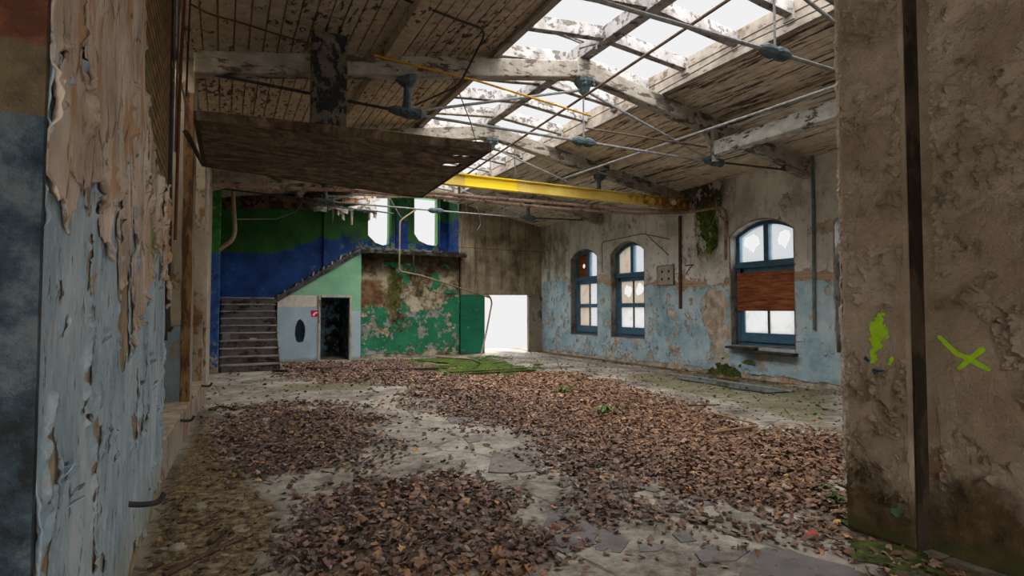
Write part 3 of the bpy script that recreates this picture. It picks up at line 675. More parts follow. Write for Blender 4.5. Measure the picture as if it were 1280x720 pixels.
def f_rblue(U, V):
    top = 2.14 + .45 * sst(12.5, 17.5, U) + (fbm(U * 1.9, V * .6, 31, 6, .7) - .5) * .8 * sst(9.2, 12, U)
    loss = sst(9.4, 11.2, U) * (.035 - .01 * sst(15, 18, U)) + .0
    h = (fbm(U * 2.6, V * 2.2, 32, 7, .78) - (.655 - loss)) * .6
    h2 = (fbm(U * 6, V * 4.2, 37, 5, .7) - (.68 - loss)) * .4
    h = np.maximum(h, h2)
    bare = poly_sd([(9.75, 2.0), (10.35, 2.1), (10.5, 1.2), (10.2, .3), (9.8, .1), (9.6, .8)], U, V) + (fbm(U * 3, V * 3, 33, 4) - .5) * .7
    low = V - .02 - .16 * fbm(U * 2.2, V * 0, 34, 5, .7)
    hole = poly_sd([(8.62, .62), (8.82, .60), (8.84, .42), (8.74, .26), (8.60, .24), (8.64, .42)], U, V) + (fbm(U * 7, V * 7, 38, 4) - .5) * .2; bare = np.maximum(bare, hole)
    return np.minimum.reduce([top - V, -h, -bare, low, f_win(U, V)])
def f_rlime(U, V):
    h = (fbm(U * 2.1, V * 1.9, 41, 7, .72) - .66) * .6
    zb = 2.24 + .32 * sst(12.5, 17.5, U) + (fbm(U * 1.6, V * 0, 42, 4) - .5) * .5
    gap = poly_sd([(14.25, 2.65), (14.88, 2.7), (14.88, 2.0), (14.25, 1.9)], U, V) + (fbm(U * 5, V * 5, 43, 3) - .5) * .12
    return np.minimum.reduce([V - zb, -h, 4.68 - V, -gap, f_win(U, V)])
skin('blue_paint_coat', f_rblue, toR, 2.6, 18.48, 0, 3.1, .035, RBLUE, wr, .004, .014, .02, .003, 2.2, 6, .004)
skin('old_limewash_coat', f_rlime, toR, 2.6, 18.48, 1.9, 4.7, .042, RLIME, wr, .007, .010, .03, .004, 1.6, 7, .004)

REVEAL = m_flaky('darkened_reveal_plaster', (128, 128, 124), (104, 106, 104), (74, 66, 58), (110, 98, 84), 4, .54, (1, 1, .6), 1.4, .3, .01, .03)  # darkened in its colour to hold down the daylight on the window reveals
# windows
def window(k, y0, y1, kind):
    w = empty('window_%d' % k, (XR + .2, (y0 + y1) / 2, WZ0), kind='structure')
    xf = XR + .20; c = (y0 + y1) / 2
    def to(u, v, d): return (xf + d, u, v)
    e = .012
    outer = arch(y0 + e, y1 - e, WZ0 + .02); inner = arch(y0 + .10, y1 - .10, WZ0 + .10, WSP - .02, WTOP - .10)
    o = wall_holes('frame', outer, [inner], to, .12, WINBLUE, w)
    bv = o.modifiers.new('bevel', 'BEVEL'); bv.width = .008; bv.segments = 2; bv.limit_method = 'ANGLE'
    wall_holes('reveal_lining', arch(y0 + .0, y1 - .0), [arch(y0 + .012, y1 - .012, WZ0 + .012, WSP, WTOP - .012)], lambda u, v, d: (XR - .004 + d, u, v), .41, REVEAL, w)
    TR = 2.60
    m = MB(); m.box(xf - .04, xf + .13, y0 + .03, y1 - .03, TR - .06, TR + .05); m.box(xf - .06, xf + .02, y0 + .03, y1 - .03, TR - .085, TR - .055); m.build('transom', WINBLUE, o, .008)
    m = MB(); m.box(xf - .015, xf + .12, c - .065, c + .065, TR + .05, WTOP - .08); m.build('mullion', WINBLUE, o, .008); fr = o
    # the sash below
    m = MB(); zb = WZ0 + .06
    for a, b in ((y0 + .08, y0 + .19), (y1 - .19, y1 - .08)): m.box(xf + .02, xf + .11, a, b, zb, TR - .06)
    m.box(xf + .0, xf + .11, y0 + .08, y1 - .08, zb, zb + .24); m.box(xf + .02, xf + .11, y0 + .08, y1 - .08, TR - .20, TR - .06)
    sash = m.build('sash', WINBLUE, w, .006)
    if kind != 'board':
        m = MB(); m.box(xf + .01, xf + .11, y0 + .15, y1 - .15, 1.62, 1.74); m.build('sash_rail', WINBLUE, sash, .006)
    m = MB(); m.box(xf + .03, xf + .09, c - .022, c + .022, zb + .22, TR - .18); m.build('glazing_bar', m_once('bar_dark', (54, 48, 44), (84, 72, 62)), sash, .004)
    def pane(a, b, z0, z1, mat, name='pane', hole=None, top=False, brk=0):
        if top:
            n = 8; pts = [(a, z0), (b, z0)]
            for i in range(n + 1):
                y = b + (a - b) * i / n; pts.append((y, WSP + (WTOP - .07 - WSP) * (1 - ((y - c) / ((y1 - y0) / 2)) ** 2)))
        else: pts = [(a, z0), (b, z0), (b, z1), (a, z1)]
        hs = []
        if hole: hs = [[(hole[0] + hole[2] * math.cos(t * math.pi / 8), hole[1] + hole[2] * math.sin(t * math.pi / 8)) for t in range(16)]]
        if brk:
            R = random.Random(brk); cy = a + (b - a) * R.uniform(.45, .6); cz = z0 + (z1 - z0) * R.uniform(.5, .62); n = 11
            hs = [[(cy + (b - a) * R.uniform(.2, .40) * math.cos(t * 2 * math.pi / n), cz + (z1 - z0) * R.uniform(.16, .34) * math.sin(t * 2 * math.pi / n)) for t in range(n)]]
        q = wall_holes(name, pts, hs, lambda u, v, d: (xf + .058 + d, u, v), .006 if name == 'pane' else .018, mat, fr if top else sash)
        return q
    s = y1 - .10; r = y0 + .10                              # far and near edges
    if kind == 'a':
        tag(pane(c + .05, s, TR + .04, 3.4, PLY, 'plywood_panel', (c + .36, 3.02, .075), True), 'brown plywood panel with a round hole')
        pane(r, c - .05, TR + .04, 3.4, GLASSC, top=True)
        pane(c, s - .08, 1.73, TR - .19, GLASST); pane(r + .08, c, 1.73, TR - .19, GLASSC)
        pane(c, s - .08, zb + .23, 1.63, GLASST); pane(r + .08, c, zb + .23, 1.63, GLASSC)
    elif kind == 'b':
        pane(c + .05, s, TR + .04, 3.4, GLASST, top=True); pane(r, c - .05, TR + .04, 3.4, GLASSC, top=True)
        pane(c, s - .08, 1.73, TR - .19, GLASST, brk=3); pane(r + .08, c, 1.73, TR - .19, GLASST, brk=6)
        pane(c, s - .08, zb + .23, 1.63, GLASSF); pane(r + .08, c, zb + .23, 1.63, GLASSF)
    else:
        pane(c + .05, s, TR + .04, 3.4, GLASSC, top=True, brk=5); pane(r, c - .05, TR + .04, 3.4, GLASSC, top=True, brk=8)
        pane(c, s - .08, zb + .23, TR - .19, GLASSF); pane(r + .08, c, zb + .23, TR - .19, GLASSF)
        if kind == 'board':
            m = MB(); m.box(xf - .045, xf - .02, y0 + .06, y1 - .05, 1.52, 2.40); tag(m.build('plywood_panel', PLY, w, .004), 'brown plywood panel nailed across the sash')
    return w
_mc = {}
def m_once(n, a, b):
    if n not in _mc: _mc[n] = m_plain(n, a, b, 10, .8, .003)
    return _mc[n]
for k, ((a, b), kd) in enumerate(zip(WIN, 'a b board d'.split())): window(k + 1, a, b, kd)
# reveals are the wall's thickness, with the darkened linings over it; a broken dark sill under the third window
ws = empty('window_sill', (XR, 8.7, WZ0), 'broken dark wooden sill in two lengths under the boarded window', 'window sill')
m = MB(); m.prism([(10.42, 9.62, .655), (10.78, 9.60, .655), (10.78, 8.86, .655), (10.42, 8.80, .655)], (0, 0, .055)); m.build('sill_length', DARKW, ws, .012)
m = MB(); m.prism([(10.38, 9.16, .585), (10.60, 9.18, .585), (10.60, 7.84, .585), (10.38, 7.82, .585)], (0, 0, .06)); m.build('sill_length', DARKW, ws, .014)

# ---- back wall: gable of concrete with the doorway, decayed wall under the gallery
def toB(Y): return lambda u, v, d: (u, Y + d, v)
op = [(8.28, -.0), (8.28, 2.07), (10.02, 2.085), (10.03, .05)]
wb = wall_holes('wall_back', [(7.30, 0), (8.28, 0), (8.28, 2.07), (10.02, 2.085), (10.03, 0), (10.62, 0), (10.62, 4.80), (7.30, 5.42)], [], toB(18.5), .06, GABLE)
tag(wb, kind='structure')
m = MB(); m.box(7.33, 7.84, 18.40, 18.5, 2.06, 5.35); m.build('pilaster', GABLE, wb, .015)
m = MB(); m.box(7.84, 10.05, 18.44, 18.5, 2.10, 2.22); m.build('lintel_band', GABLE, wb, .01)
m = MB(); m.box(7.34, 8.24, 18.42, 18.5, .02, 2.07); m.build('green_panel', GREENLEAF, wb, .008)
m = MB(); m.box(10.03, 10.6, 18.44, 18.5, 0, 2.05); m.build('corner_strip', m_flaky('corner_strip_paint', (150, 140, 122), (128, 116, 98), (84, 92, 100), (70, 62, 54), 3, .55, (1, 1, .5), 1.2, .2, .01, .03), wb, .01)
wg = MB().box(3.84, 7.42, 18.5, 18.75, 0, 3.42).build('wall_gallery_front', MBRICK); tag(wg, kind='structure')
def f_green(U, V):
    top = 1.72 + (fbm(U * 1.6, V * 0, 51, 4) - .5) * 1.3 + .25 * sst(6.2, 7.2, U)
    h = (fbm(U * 1.7, V * 1.7, 52, 7, .7) - .60) * .6
    return np.minimum.reduce([top - V + (fbm(U * 3, V * 3, 53, 6, .7) - .5) * .7, -h, V - .03 - .16 * fbm(U * 3, V * 0, 54, 3), U - 3.86, 7.31 - U])
skin('green_paint_coat', f_green, toB(18.5), 3.84, 7.33, 0, 2.6, .03, GREENP, wg, .005, .02, .02, .004, 2.2, 8, .006)
def f_greenup(U, V):
    return np.minimum.reduce([(fbm(U * 1.9, V * 1.6, 61, 5) - .60) * .9, V - 2.1, 3.1 - V, U - 3.9, 7.3 - U])
skin('old_green_remnant', f_greenup, toB(18.5), 3.84, 7.33, 2.0, 3.2, .04, GREENP, wg, .005, .03, .05, .004, 1.2, 9, .006)
# ---- stair tower behind the roof's end
T = 19.95
o1 = [(4.46, 4.15), (4.72, 3.90), (4.98, 3.82), (5.20, 3.88), (5.22, 4.2), (5.22, 5.62), (4.44, 5.62)]
o2 = [(6.13, 4.30), (6.30, 4.06), (6.62, 3.93), (6.95, 3.90), (7.02, 4.0), (7.02, 5.64), (6.12, 5.64)]
wt = wall_holes('wall_stairwell', [(-.4, 0), (7.5, 0), (7.5, 6.2), (-.4, 6.2)], [o1, o2], toB(T), .35, STAIRW); tag(wt, kind='structure')
for (a, b, mt) in ((2.95, 3.48, STAIRW), (5.42, 5.86, COLBG), (7.06, 7.34, COLBG), (5.24, 5.40, STAIRW)):
    m = MB(); m.box(a, b, T - .12, T, 3.4 if a > 5 else 1.9, 6.0); m.build('pilaster', mt, wt, .015)
m = MB(); m.box(7.34, 7.5, 18.76, T, 3.4, 6.2); m.build('side_wall', COLBG, wt)
m = MB(); m.box(-.4, 7.5, 18.15, T + .3, 6.2, 6.35); m.build('tower_ceiling', DARKW, wt)
m = MB(); m.prism([(-.4, 18.26, 4.72), (7.45, 18.26, 5.45), (7.45, 18.26, 6.2), (-.4, 18.26, 6.2)], (0, .1, 0)); m.build('tower_front', MBRICK, wt)
# ---- partition under the upper flight, with its doorway and the hole knocked through it
cl_out = [(1.41, 0), (2.62, 0), (2.62, 1.93), (3.50, 1.93), (3.50, 0), (3.84, 0), (3.84, 3.36), (1.41, 1.80)]
hl = [(1.95, .60), (2.04, .56), (2.14, .60), (2.19, .78), (2.20, 1.0), (2.15, 1.16), (2.06, 1.27), (1.98, 1.22), (1.92, 1.05), (1.90, .80)]
wc = wall_holes('wall_understair', cl_out, [hl], toB(18.1), .12, CLOSET); tag(wc, kind='structure')
m = MB(); m.box(3.72, 3.84, 18.22, 18.5, 0, 3.36); m.build('return_wall', CLOSET, wc)
m = MB(); m.box(1.45, 2.60, 18.9, 18.95, 0, 1.8); m.build('inner_face', CLOSETIN, wc)
m = MB(); m.box(3.5, 3.56, 18.23, T - .01, 0, 1.9); m.box(1.5, 3.8, T - .07, T - .02, 0, 1.85); m.box(2.45, 2.58, 18.23, 19.4, 0, 1.9); m.build('closet_lining', CLOSETIN, wc)
d1 = empty('door_1', (3.06, 18.1, 0), kind='structure')
m = MB()
m.box(2.56, 2.63, 18.06, 18.24, 0, 1.99); m.box(3.49, 3.56, 18.06, 18.24, 0, 1.99); m.box(2.56, 3.56, 18.055, 18.24, 1.92, 1.99); m.build('door_frame', PALEW, d1, .006)

# ---- cross wall and the room the photographer stands in
wf = MB().box(3.97, 10.6, 2.13, 2.59, 0, 5.4).build('wall_cross', NEARR, None, .03); tag(wf, kind='structure')
wn = MB().box(4.12, 4.5, -3.0, 2.14, 0, 4.6).build('wall_near_right', NEARR); tag(wn, kind='structure')
wx = MB().box(-3.4, -1.1, 1.94, 2.4, 0, 5.0).build('wall_near_left', ENDM); tag(wx, kind='structure')
def flakes(seed, thr, k1=3.4, k2=8.0):
    def f(U, V):
        n = fbm(U * k1, V * k1, seed, 6, .7); rid = np.abs(fbm(U * k2, V * k2, seed + 3, 4) - .5)
        return np.minimum((n - thr) * .4, (rid - .022) * .4)
    return f
def edge(f, u0, u1, v0, v1, c=(0, 0), r=0): return lambda U, V: np.minimum.reduce([f(U, V), U - u0, u1 - U, V - v0, v1 - V, np.hypot(U - c[0], (V - c[1]) * .8) - r])
def toP(u, v, d): return (3.97 + d, u, v)
def toN(u, v, d): return (4.12 + d, u, v)
skin('flaking_plaster_coat', edge(flakes(71, .47), 2.15, 2.57, .25, 4.0, (2.33, 1.34), .17), toP, 2.13, 2.59, .2, 4.0, .008, NEARC, wf, .001, .018, .007, .0015, 6.0, 12, .002)
skin('flaking_plaster_coat', edge(flakes(81, .45), .9, 2.05, 1.2, 4.2, (1.95, 1.27), .24), toN, .9, 2.1, 1.1, 4.2, .010, NEARC, wn, .001, .020, .007, .0015, 5.0, 13, .002)
skin('flaking_plaster_coat', edge(flakes(91, .60), .9, 2.05, .25, 1.3, (1.95, 1.27), .24), toN, .9, 2.1, .2, 1.3, .012, NEARC, wn, .001, .012, .006, .0015, 5.0, 14, .002)
PALEP = m_plain('pale_broken_plaster', (186, 174, 156), (216, 206, 190), 9, .9, .006)
DARKREV = m_flaky('dark_reveal', (84, 70, 56), (60, 50, 40), (34, 28, 22), (54, 44, 34), 4, .5, (1, 1, .5), 1.4, .3, .012, .05)  # much darker tone than the wall, for the narrow reveal face
skin('broken_arris', lambda U, V: np.minimum(U - 2.572 + (fbm(U * 20, V * 9, 141, 6, .75) - .5) * .07, 2.589 - U), toP, 2.50, 2.59, 0.3, 4.2, .007, PALEP, wf, .004, .012, .01, .002, 5, 20)
MB().box(3.985, 4.125, 2.118, 2.131, 0, 5.0).build('dark_reveal', DARKREV, wf)
m = MB()
def spray(name, pts, r, to3, mat, parent, seed, amp=.05):
    """sprayed mark: strokes as distance to a line, with a ragged edge"""
    A = np.array(pts, float)
    def f(U, V):
        d = np.full(U.shape, 9.)
        for (a, b) in zip(A[:-1], A[1:]):
            e = b[:2] - a[:2]; t = np.clip(((U - a[0]) * e[0] + (V - a[1]) * e[1]) / (e @ e), 0, 1)
            rr = a[2] + (b[2] - a[2]) * t
            d = np.minimum(d, np.hypot(U - a[0] - t * e[0], V - a[1] - t * e[1]) - rr)
        return -d + (fbm(U * 26, V * 26, seed, 6, .8) - .5) * amp
    u0, u1 = A[:, 0].min() - .1, A[:, 0].max() + .1; v0, v1 = A[:, 1].min() - .1, A[:, 1].max() + .1
    return skin(name, f, to3, u0, u1, v0, v1, .004, mat, parent, .003 + .0009 * (seed % 3), 0, 1, 0)
g0 = spray('lime_spray_mark', [(2.315, 1.50, .018), (2.33, 1.42, .062), (2.35, 1.32, .044), (2.365, 1.20, .010)], 0, toP, LIME, wf, 5, .11); tag(g0, 'lime green sprayed splash')
spray('lime_spray_mark', [(2.245, 1.22, .014), (2.262, 1.19, .012)], 0, toP, LIME, wf, 6)
spray('blue_spray_mark', [(2.305, 1.13, .014), (2.36, 1.13, .016)], 0, toP, SPRAYB, wf, 7); spray('blue_spray_mark', [(2.405, 1.20, .008), (2.42, 1.21, .01)], 0, toP, SPRAYB, wf, 8)
spray('lime_spray_cross', [(float(onX(x, y, 4.12)[1]), float(onX(x, y, 4.12)[2]), r) for x, y, r in [(1175, 422, 0.012), (1195, 441, 0.015), (1214, 450, 0.018), (1236, 462, 0.012)]], 0, toN, LIME, wn, 9, .016)
spray('lime_spray_cross', [(float(onX(x, y, 4.12)[1]), float(onX(x, y, 4.12)[2]), r) for x, y, r in [(1228, 437, 0.016), (1214, 448, 0.016), (1200, 460, 0.012)]], 0, toN, LIME, wn, 10, .016)
spray('green_paint_patch', [(2.235, .25, .03), (2.25, .22, .03)], 0, toP, GREENC, wf, 11)

# ---- roof boards
def slope(name, x0, x1, mat, ye=18.4):
    m = MB(); n = int(round(abs(x1 - x0) / .165)); sg = 1 if x1 > x0 else -1
    for k in range(n):
        a = x0 + (x1 - x0) * k / n; b = x0 + (x1 - x0) * (k + 1) / n - sg * .008; j = random.uniform(-.004, .004)
        za, zb = roof_z(a) + j, roof_z(b) + j
        m.add([(a, 2.2, za + .03), (a + sg * .006, 2.2, za), (b - sg * .006, 2.2, zb), (b, 2.2, zb + .03), (a, ye, za + .03), (a + sg * .006, ye, za), (b - sg * .006, ye, zb), (b, ye, zb + .03)],
              [(0, 1, 5, 4), (1, 2, 6, 5), (2, 3, 7, 6), (3, 0, 4, 7), (0, 3, 2, 1), (4, 5, 6, 7)])
    za, zb = roof_z(x0) + .034, roof_z(x1) + .034
    m.prism([(x0, 2.2, za), (x1, 2.2, zb), (x1, 2.2, zb + .06), (x0, 2.2, za + .06)], (0, ye - 2.2, 0))
    return tag(m.build(name, mat), kind='structure')
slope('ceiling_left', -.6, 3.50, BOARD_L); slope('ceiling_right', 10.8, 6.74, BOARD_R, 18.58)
m = MB()
m.prism([(3.5, 2.2, roof_z(3.55)), (6.72, 2.2, roof_z(3.55)), (6.72, 2.2, roof_z(3.55) + .06), (XC, 2.2, 5.9), (3.5, 2.2, roof_z(3.55) + .06)], (0, .6, 0))
tag(m.build('ceiling_ridge_end', BOARD_R), kind='structure')
tag(MB().box(-3.2, 4.5, -3.2, 2.2, 4.6, 4.75).build('ceiling_near', BOARD_R), kind='structure')
tag(MB().box(-3.4, -3.2, -3.2, 2.2, 0, 4.6).build('wall_near_outer', NEARR), kind='structure')
wall_b = wall_holes('wall_near_back', [(-3.2, 0), (4.5, 0), (4.5, 4.6), (-3.2, 4.6)], [[(-.6, .9), (2.2, .9), (2.2, 3.0), (-.6, 3.0)]], lambda u, v, d: (u, -3.0 - d, v), .2, NEARR); tag(wall_b, kind='structure')  # opening in the unseen back wall, added and sized to light the near room

# ================================================================== ROOF THINGS
# skylight
sl = empty('skylight_frame', (XC, 10, 5.5), 'weathered white timber skylight frame along the roof ridge, open to the sky', 'skylight')
m = MB(); m.bar((XC - .03, 2.6, 5.66), (XC - .03, 18.3, 5.66), .19, .22, seg=20, jit=.004); m.build('ridge_beam', TIMBER, sl, .008)
for sx, nm in ((-1, 'kerb'), (1, 'kerb')):
    x = XC + sx * 1.60; m = MB()
    for (z0, z1) in ((5.30, 5.48), (5.49, 5.66)):
        m.box(x - .02 - (.012 if z0 > 5.3 else 0) * sx, x + .02, 2.6, 18.3, z0, z1)
    m.box(x - .05, x + .05, 2.6, 18.3, 5.25, 5.31); m.build('kerb', CURBM, sl, .006)
yb = [3.0 + .965 * k for k in range(16)]
for k, y in enumerate(yb):
    for sx in (-1, 1):
        j = random.uniform(-.03, .03)
        m = MB(); m.bar((XC - .03 + sx * .09, y + j, 5.68), (XC + sx * 1.575, y + j, 5.54), .12, .19, seg=6, jit=.004); m.build('glazing_bar', TIMBER, sl, .006)
        if k % 2 == 0: m = MB(); m.box(XC + sx * 1.55 - .03, XC + sx * 1.55 + .03, y + j - .08, y + j + .08, 5.38, 5.46); m.build('bar_cleat', CURBM, sl, .004)
# shards of broken boards clinging to the left bars near the apex
for (a, b, w) in (((4.1, 7.02, 5.60), (4.75, 7.0, 5.56), .05), ((4.3, 6.85, 5.50), (4.62, 6.9, 5.48), .04), ((4.7, 7.05, 5.47), (4.95, 6.95, 5.55), .03), ((4.92, 6.92, 5.45), (4.95, 6.92, 5.78), .03), ((4.88, 6.9, 5.8), (5.06, 6.9, 5.82), .03)):
    m = MB(); m.bar(a, b, w, .015, seg=3, jit=.008); m.build('broken_slat', TIMBER, sl)

TR_Y = [3.98, 7.53, 11.10, 14.65]
def rafter_mb(sx, y):
    m = MB(); a = 5.2
    xe = XC + sx * 5.46; z = lambda x: 5.53 - .178 * abs(x - XC)
    P = [(XC + sx * .16, y - .1, z(XC + sx * .16) - .275), (xe, y - .1, z(xe) - .275), (xe, y - .1, z(xe) - .004), (XC + sx * .16, y - .1, z(XC + sx * .16) - .004)]
    m.prism(P, (0, .2, 0)); return m
def make_truss(y):
    t = empty('roof_truss', (XC, y, 4.25), None, 'roof truss', 'roof trusses')
    for sx in (-1, 1):
        rafter_mb(sx, y).build('rafter', TRUSS, t, .018)
        if sx > 0: m = MB(); m.bar((XC + sx * 5.44, y, 4.24), (XC + sx * 4.75, y, 4.36), .16, .07); m.build('rafter_pad', TRUSS, t, .01)
    m = MB(); m.box(XC - .18, XC + .18, y - .12, y + .12, 5.22, 5.54); m.build('apex_block', TRUSS, t, .02)
    m = MB(); m.lathe((XC, y - .02, 5.08), [(.03, -.10), (.07, -.06), (.10, .02), (.16, .10), (.17, .15)], 10)
    for sx in (-1, 1):
        pass
    ab = m.build('apex_bracket', IRON, t)
    for sx in (-1, 1):
        for dz in (0, .06): m = MB(); m.lathe((XC + sx * .08, y - .19, 5.12 + dz), [(.025, 0), (.025, .06)], 8, 'y'); m.build('bolt', IRON, ab)
    nL, nR = (2.2, y, 4.25), (7.95, y, 4.25); ap = (XC, y, 5.06)
    for nd, sx in ((nL, -1), (nR, 1)):
        x = nd[0]; top = 5.53 - .178 * abs(x - XC) - .28
        m = MB(); m.tube([(x + sx * .02, y, top), (x, y, top - .06), (x, y, top - .14), (x, y, 4.42), (x, y, 4.30)], .04, 10, [.16, .13, .05, .055, .075]); m.build('strut', IRON, t)
        m = MB()
        m.tube([(x - .26, y, 4.26), (x - .18, y, 4.26), (x - .1, y, 4.255), (x, y, 4.25), (x + .1, y, 4.25), (x + .18, y, 4.25), (x + .26, y, 4.25)], .06, 10, [.03, .06, .065, .085, .075, .08, .03])
        rc_ = m.build('rod_coupling', IRON, t)
        for k in range(3): m = MB(); m.lathe((x - .1 + .1 * k, y - .11, 4.25), [(.03, 0), (.03, .22)], 8, 'y'); m.build('bolt', IRON, rc_)
        m = MB(); m.tube([(XC + sx * .08, y, 5.06), (x - sx * .12, y, 4.29)], .021); m.build('tie_rod', RODM, t)
        m = MB(); m.tube([(x + sx * .2, y, 4.26), (XC + sx * 5.3, y, 4.34)], .02); m.build('tie_rod', IROND, t)
        m = MB(); m.tube([(x - sx * .2, y + .03, 4.25), (XC + sx * .2, y, 4.24)], .022); m.build('tie_rod', RODM, t)
        m = MB(); m.tube([(XC + sx * .22, y, 4.24), (XC + sx * .14, y, 4.24), (XC + sx * .05, y, 4.235), (XC, y, 4.235)], .05, 10, [.035, .07, .075, .05]); m.build('centre_coupling', IRON, t)
    m = MB(); m.tube([(XC, y, 5.0), (XC, y, 4.26)], .013); m.build('king_rod', RODM, t)
    return t
def copy_tree(o, parent=None):
    c = o.copy(); COL.objects.link(c)
    if parent is not None: c.parent = parent; c.matrix_parent_inverse = o.matrix_parent_inverse.copy()
    for ch in [x for x in COL.objects if x.parent == o]: copy_tree(ch, c)
    return c
t0 = make_truss(TR_Y[1])
tl = ['nearest roof truss, seen only as an iron tie rod and coupling above right', 'large white-painted timber roof truss with iron tie rods, second from the viewer', 'weathered roof truss directly above the yellow beam, third from the viewer', 'farthest dark roof truss, close to the back wall above the pipes']
t0['label'] = tl[1]
for k in (0, 2, 3):
    c = copy_tree(t0); c.location.y = TR_Y[k]; c['label'] = tl[k]
# purlins, bay by bay
ends = [2.62] + TR_Y + [18.25]
bay = ['in front of the nearest truss', 'between the nearest and second trusses', 'between the second and third trusses', 'between the third and farthest trusses', 'between the farthest truss and the back wall']
for sx, side in ((-1, 'left'), (1, 'right')):
    for k in range(5):
        a = ends[k] + (.11 if k else 0); b = ends[k + 1] - (.11 if k < 4 else 0); x = XC + sx * 3.16; z = roof_z(x)
        m = MB(); m.bar((x, a, z - .088), (x, b, z - .088), .18, .17, seg=6, jit=.003)
        o = m.build('purlin', BOARD_L if sx < 0 else BOARD_R, None, .012); tag(o, 'flaking timber purlin under the %s roof slope, %s' % (side, bay[k]), 'purlin', 'roof purlins')

# right hand flaking beam running to the truss, with the post it meets
m = MB(); m.bar((7.87, 2.62, 4.44), (7.87, 7.36, 4.44), .20, .26, seg=12, jit=.005); o = m.build('timber_beam', GREYBEAM, None, .015)
tag(o, 'flaking grey-white timber beam running from the concrete pillar to the second truss', 'beam')
m = MB(); m.bar((7.86, 7.40, 4.22), (7.83, 7.40, 4.80), .12, .07, (0, 1, 0), 4, .004); m.bar((7.35, 7.40, 5.02), (7.74, 7.40, 4.50), .06, .05, (0, 1, 0), 3, .004)
o = m.build('braced_post', TRUSS, None, .006); tag(o, 'short braced timber post hanging from the second truss at the grey beam end', 'post')
# hanging box post on the left
hp = MB().bar((1.06, 6.88, 3.50), (1.06, 6.88, 4.795), .40, .16, (0, 1, 0), 8, .004).build('hanging_post', POSTM, None, .012)
tag(hp, 'thick timber post with peeled black paint hanging between roof and dark wooden panel', 'post')
# the hanging wooden panel
hpn = empty('suspended_soffit', (1.3, 7.5, 3.4), 'large dark stained wooden panel hanging flat under the left roof slope', 'wooden panel')
cs = [onZ(245, 150, 3.42), onZ(612, 189, 3.42), onZ(526, 247, 3.42), onZ(256, 208, 3.42)]
def pl2(u, v, d): return (u, v, 3.42 + d)
R = random.Random(4)
def tear(px, py, w, h, a):
    c = onZ(px, py, 3.42); return [(c[0] + w * R.uniform(.6, 1.1) * math.cos(t * 2 * math.pi / 9 + a) , c[1] + h * R.uniform(.6, 1.1) * math.sin(t * 2 * math.pi / 9 + a)) for t in range(9)]
brd = wall_holes('board', [(p[0], p[1]) for p in cs], [tear(566, 207, .15, .13, 0), tear(585, 196, .08, .09, 1), tear(562, 217, .035, .04, 2), tear(570, 195.5, .05, .07, 0), tear(545, 215, .04, .05, 2)], pl2, .022, PANELM, hpn)
m = MB()
for a, b in ((0, 1), (1, 2), (2, 3), (3, 0)):
    p, q = Vector(cs[a]), Vector(cs[b]); m = MB(); m.bar(p + Vector((0, 0, .045)), q + Vector((0, 0, .045)), .05, .10, seg=8, jit=.004); m.build('edge_batten', DARKW if a else PANELM, hpn, .006)
for k in (.33, .66):
    p = Vector(cs[0]).lerp(Vector(cs[1]), k); q = Vector(cs[3]).lerp(Vector(cs[2]), k); m = MB(); m.bar(p + Vector((0, 0, .06)), q + Vector((0, 0, .06)), .06, .07); m.build('cross_batten', DARKW, hpn)
# straps that hold it to the wall
for (a, b, r, lab, mt) in (((240, 60), (256, 206), .014, 'thin pale strap running down to the left corner of the hanging panel', GREYC), ((232, 165), (254, 206), .03, 'dark slanting strut beneath the left corner of the hanging panel', DARKW)):
    p, q = onX(*a, -.40), onX(*b, -.30); o = MB().tube([p, q], r, 6).build('strap' if r < .02 else 'strut', mt); tag(o, lab, 'strap' if r < .02 else 'strut')

# yellow crane beam: rolled I section
cb = MB(); y = 10.80; x0, x1 = -.30, 10.52; z0, z1 = 4.08, 4.33
sec = [(-.07, z0), (.07, z0), (.07, z0 + .018), (.010, z0 + .03), (.010, z1 - .03), (.07, z1 - .018), (.07, z1), (-.07, z1), (-.07, z1 - .018), (-.010, z1 - .03), (-.010, z0 + .03), (-.07, z0 + .018)]
cb.prism([(x0, y + a, b) for a, b in sec], (x1 - x0, 0, 0)); o = cb.build('crane_beam', YELLOW); tag(o, 'long yellow steel crane beam crossing the hall below the third truss', 'beam')
m = MB(); m.lathe((9.9, 10.68, 4.20), [(.02, -.03), (.07, -.02), (.05, .05), (.02, .10)], 10, 'y'); o = m.build('porcelain_lamp_holder', WHITEP); tag(o, 'small white cone hanging at the right end of the yellow beam', 'lamp holder')
MB().box(-.6, 3.97, 2.13, 2.35, 4.6, 5.6).build('header_wall', NEARR, wf)
def roofpt(x, y, off=-.03):
    s = .178 if x < 690 else -.178; d = ray(x, y); z0 = 5.63 + off
    t = (z0 + s * (EYE[0] - XC) - EYE[2]) / (d[2] - s * d[0]); return EYE + d * t
def pipe(name, pts, r, mat, label, cat, group=None, bend=.1, n=8, parent=None):
    m = MB(); m.tube(rounded(pts, bend), r, n); o = m.build(name, mat, parent, smooth=False)
    return tag(o, label, cat, group)
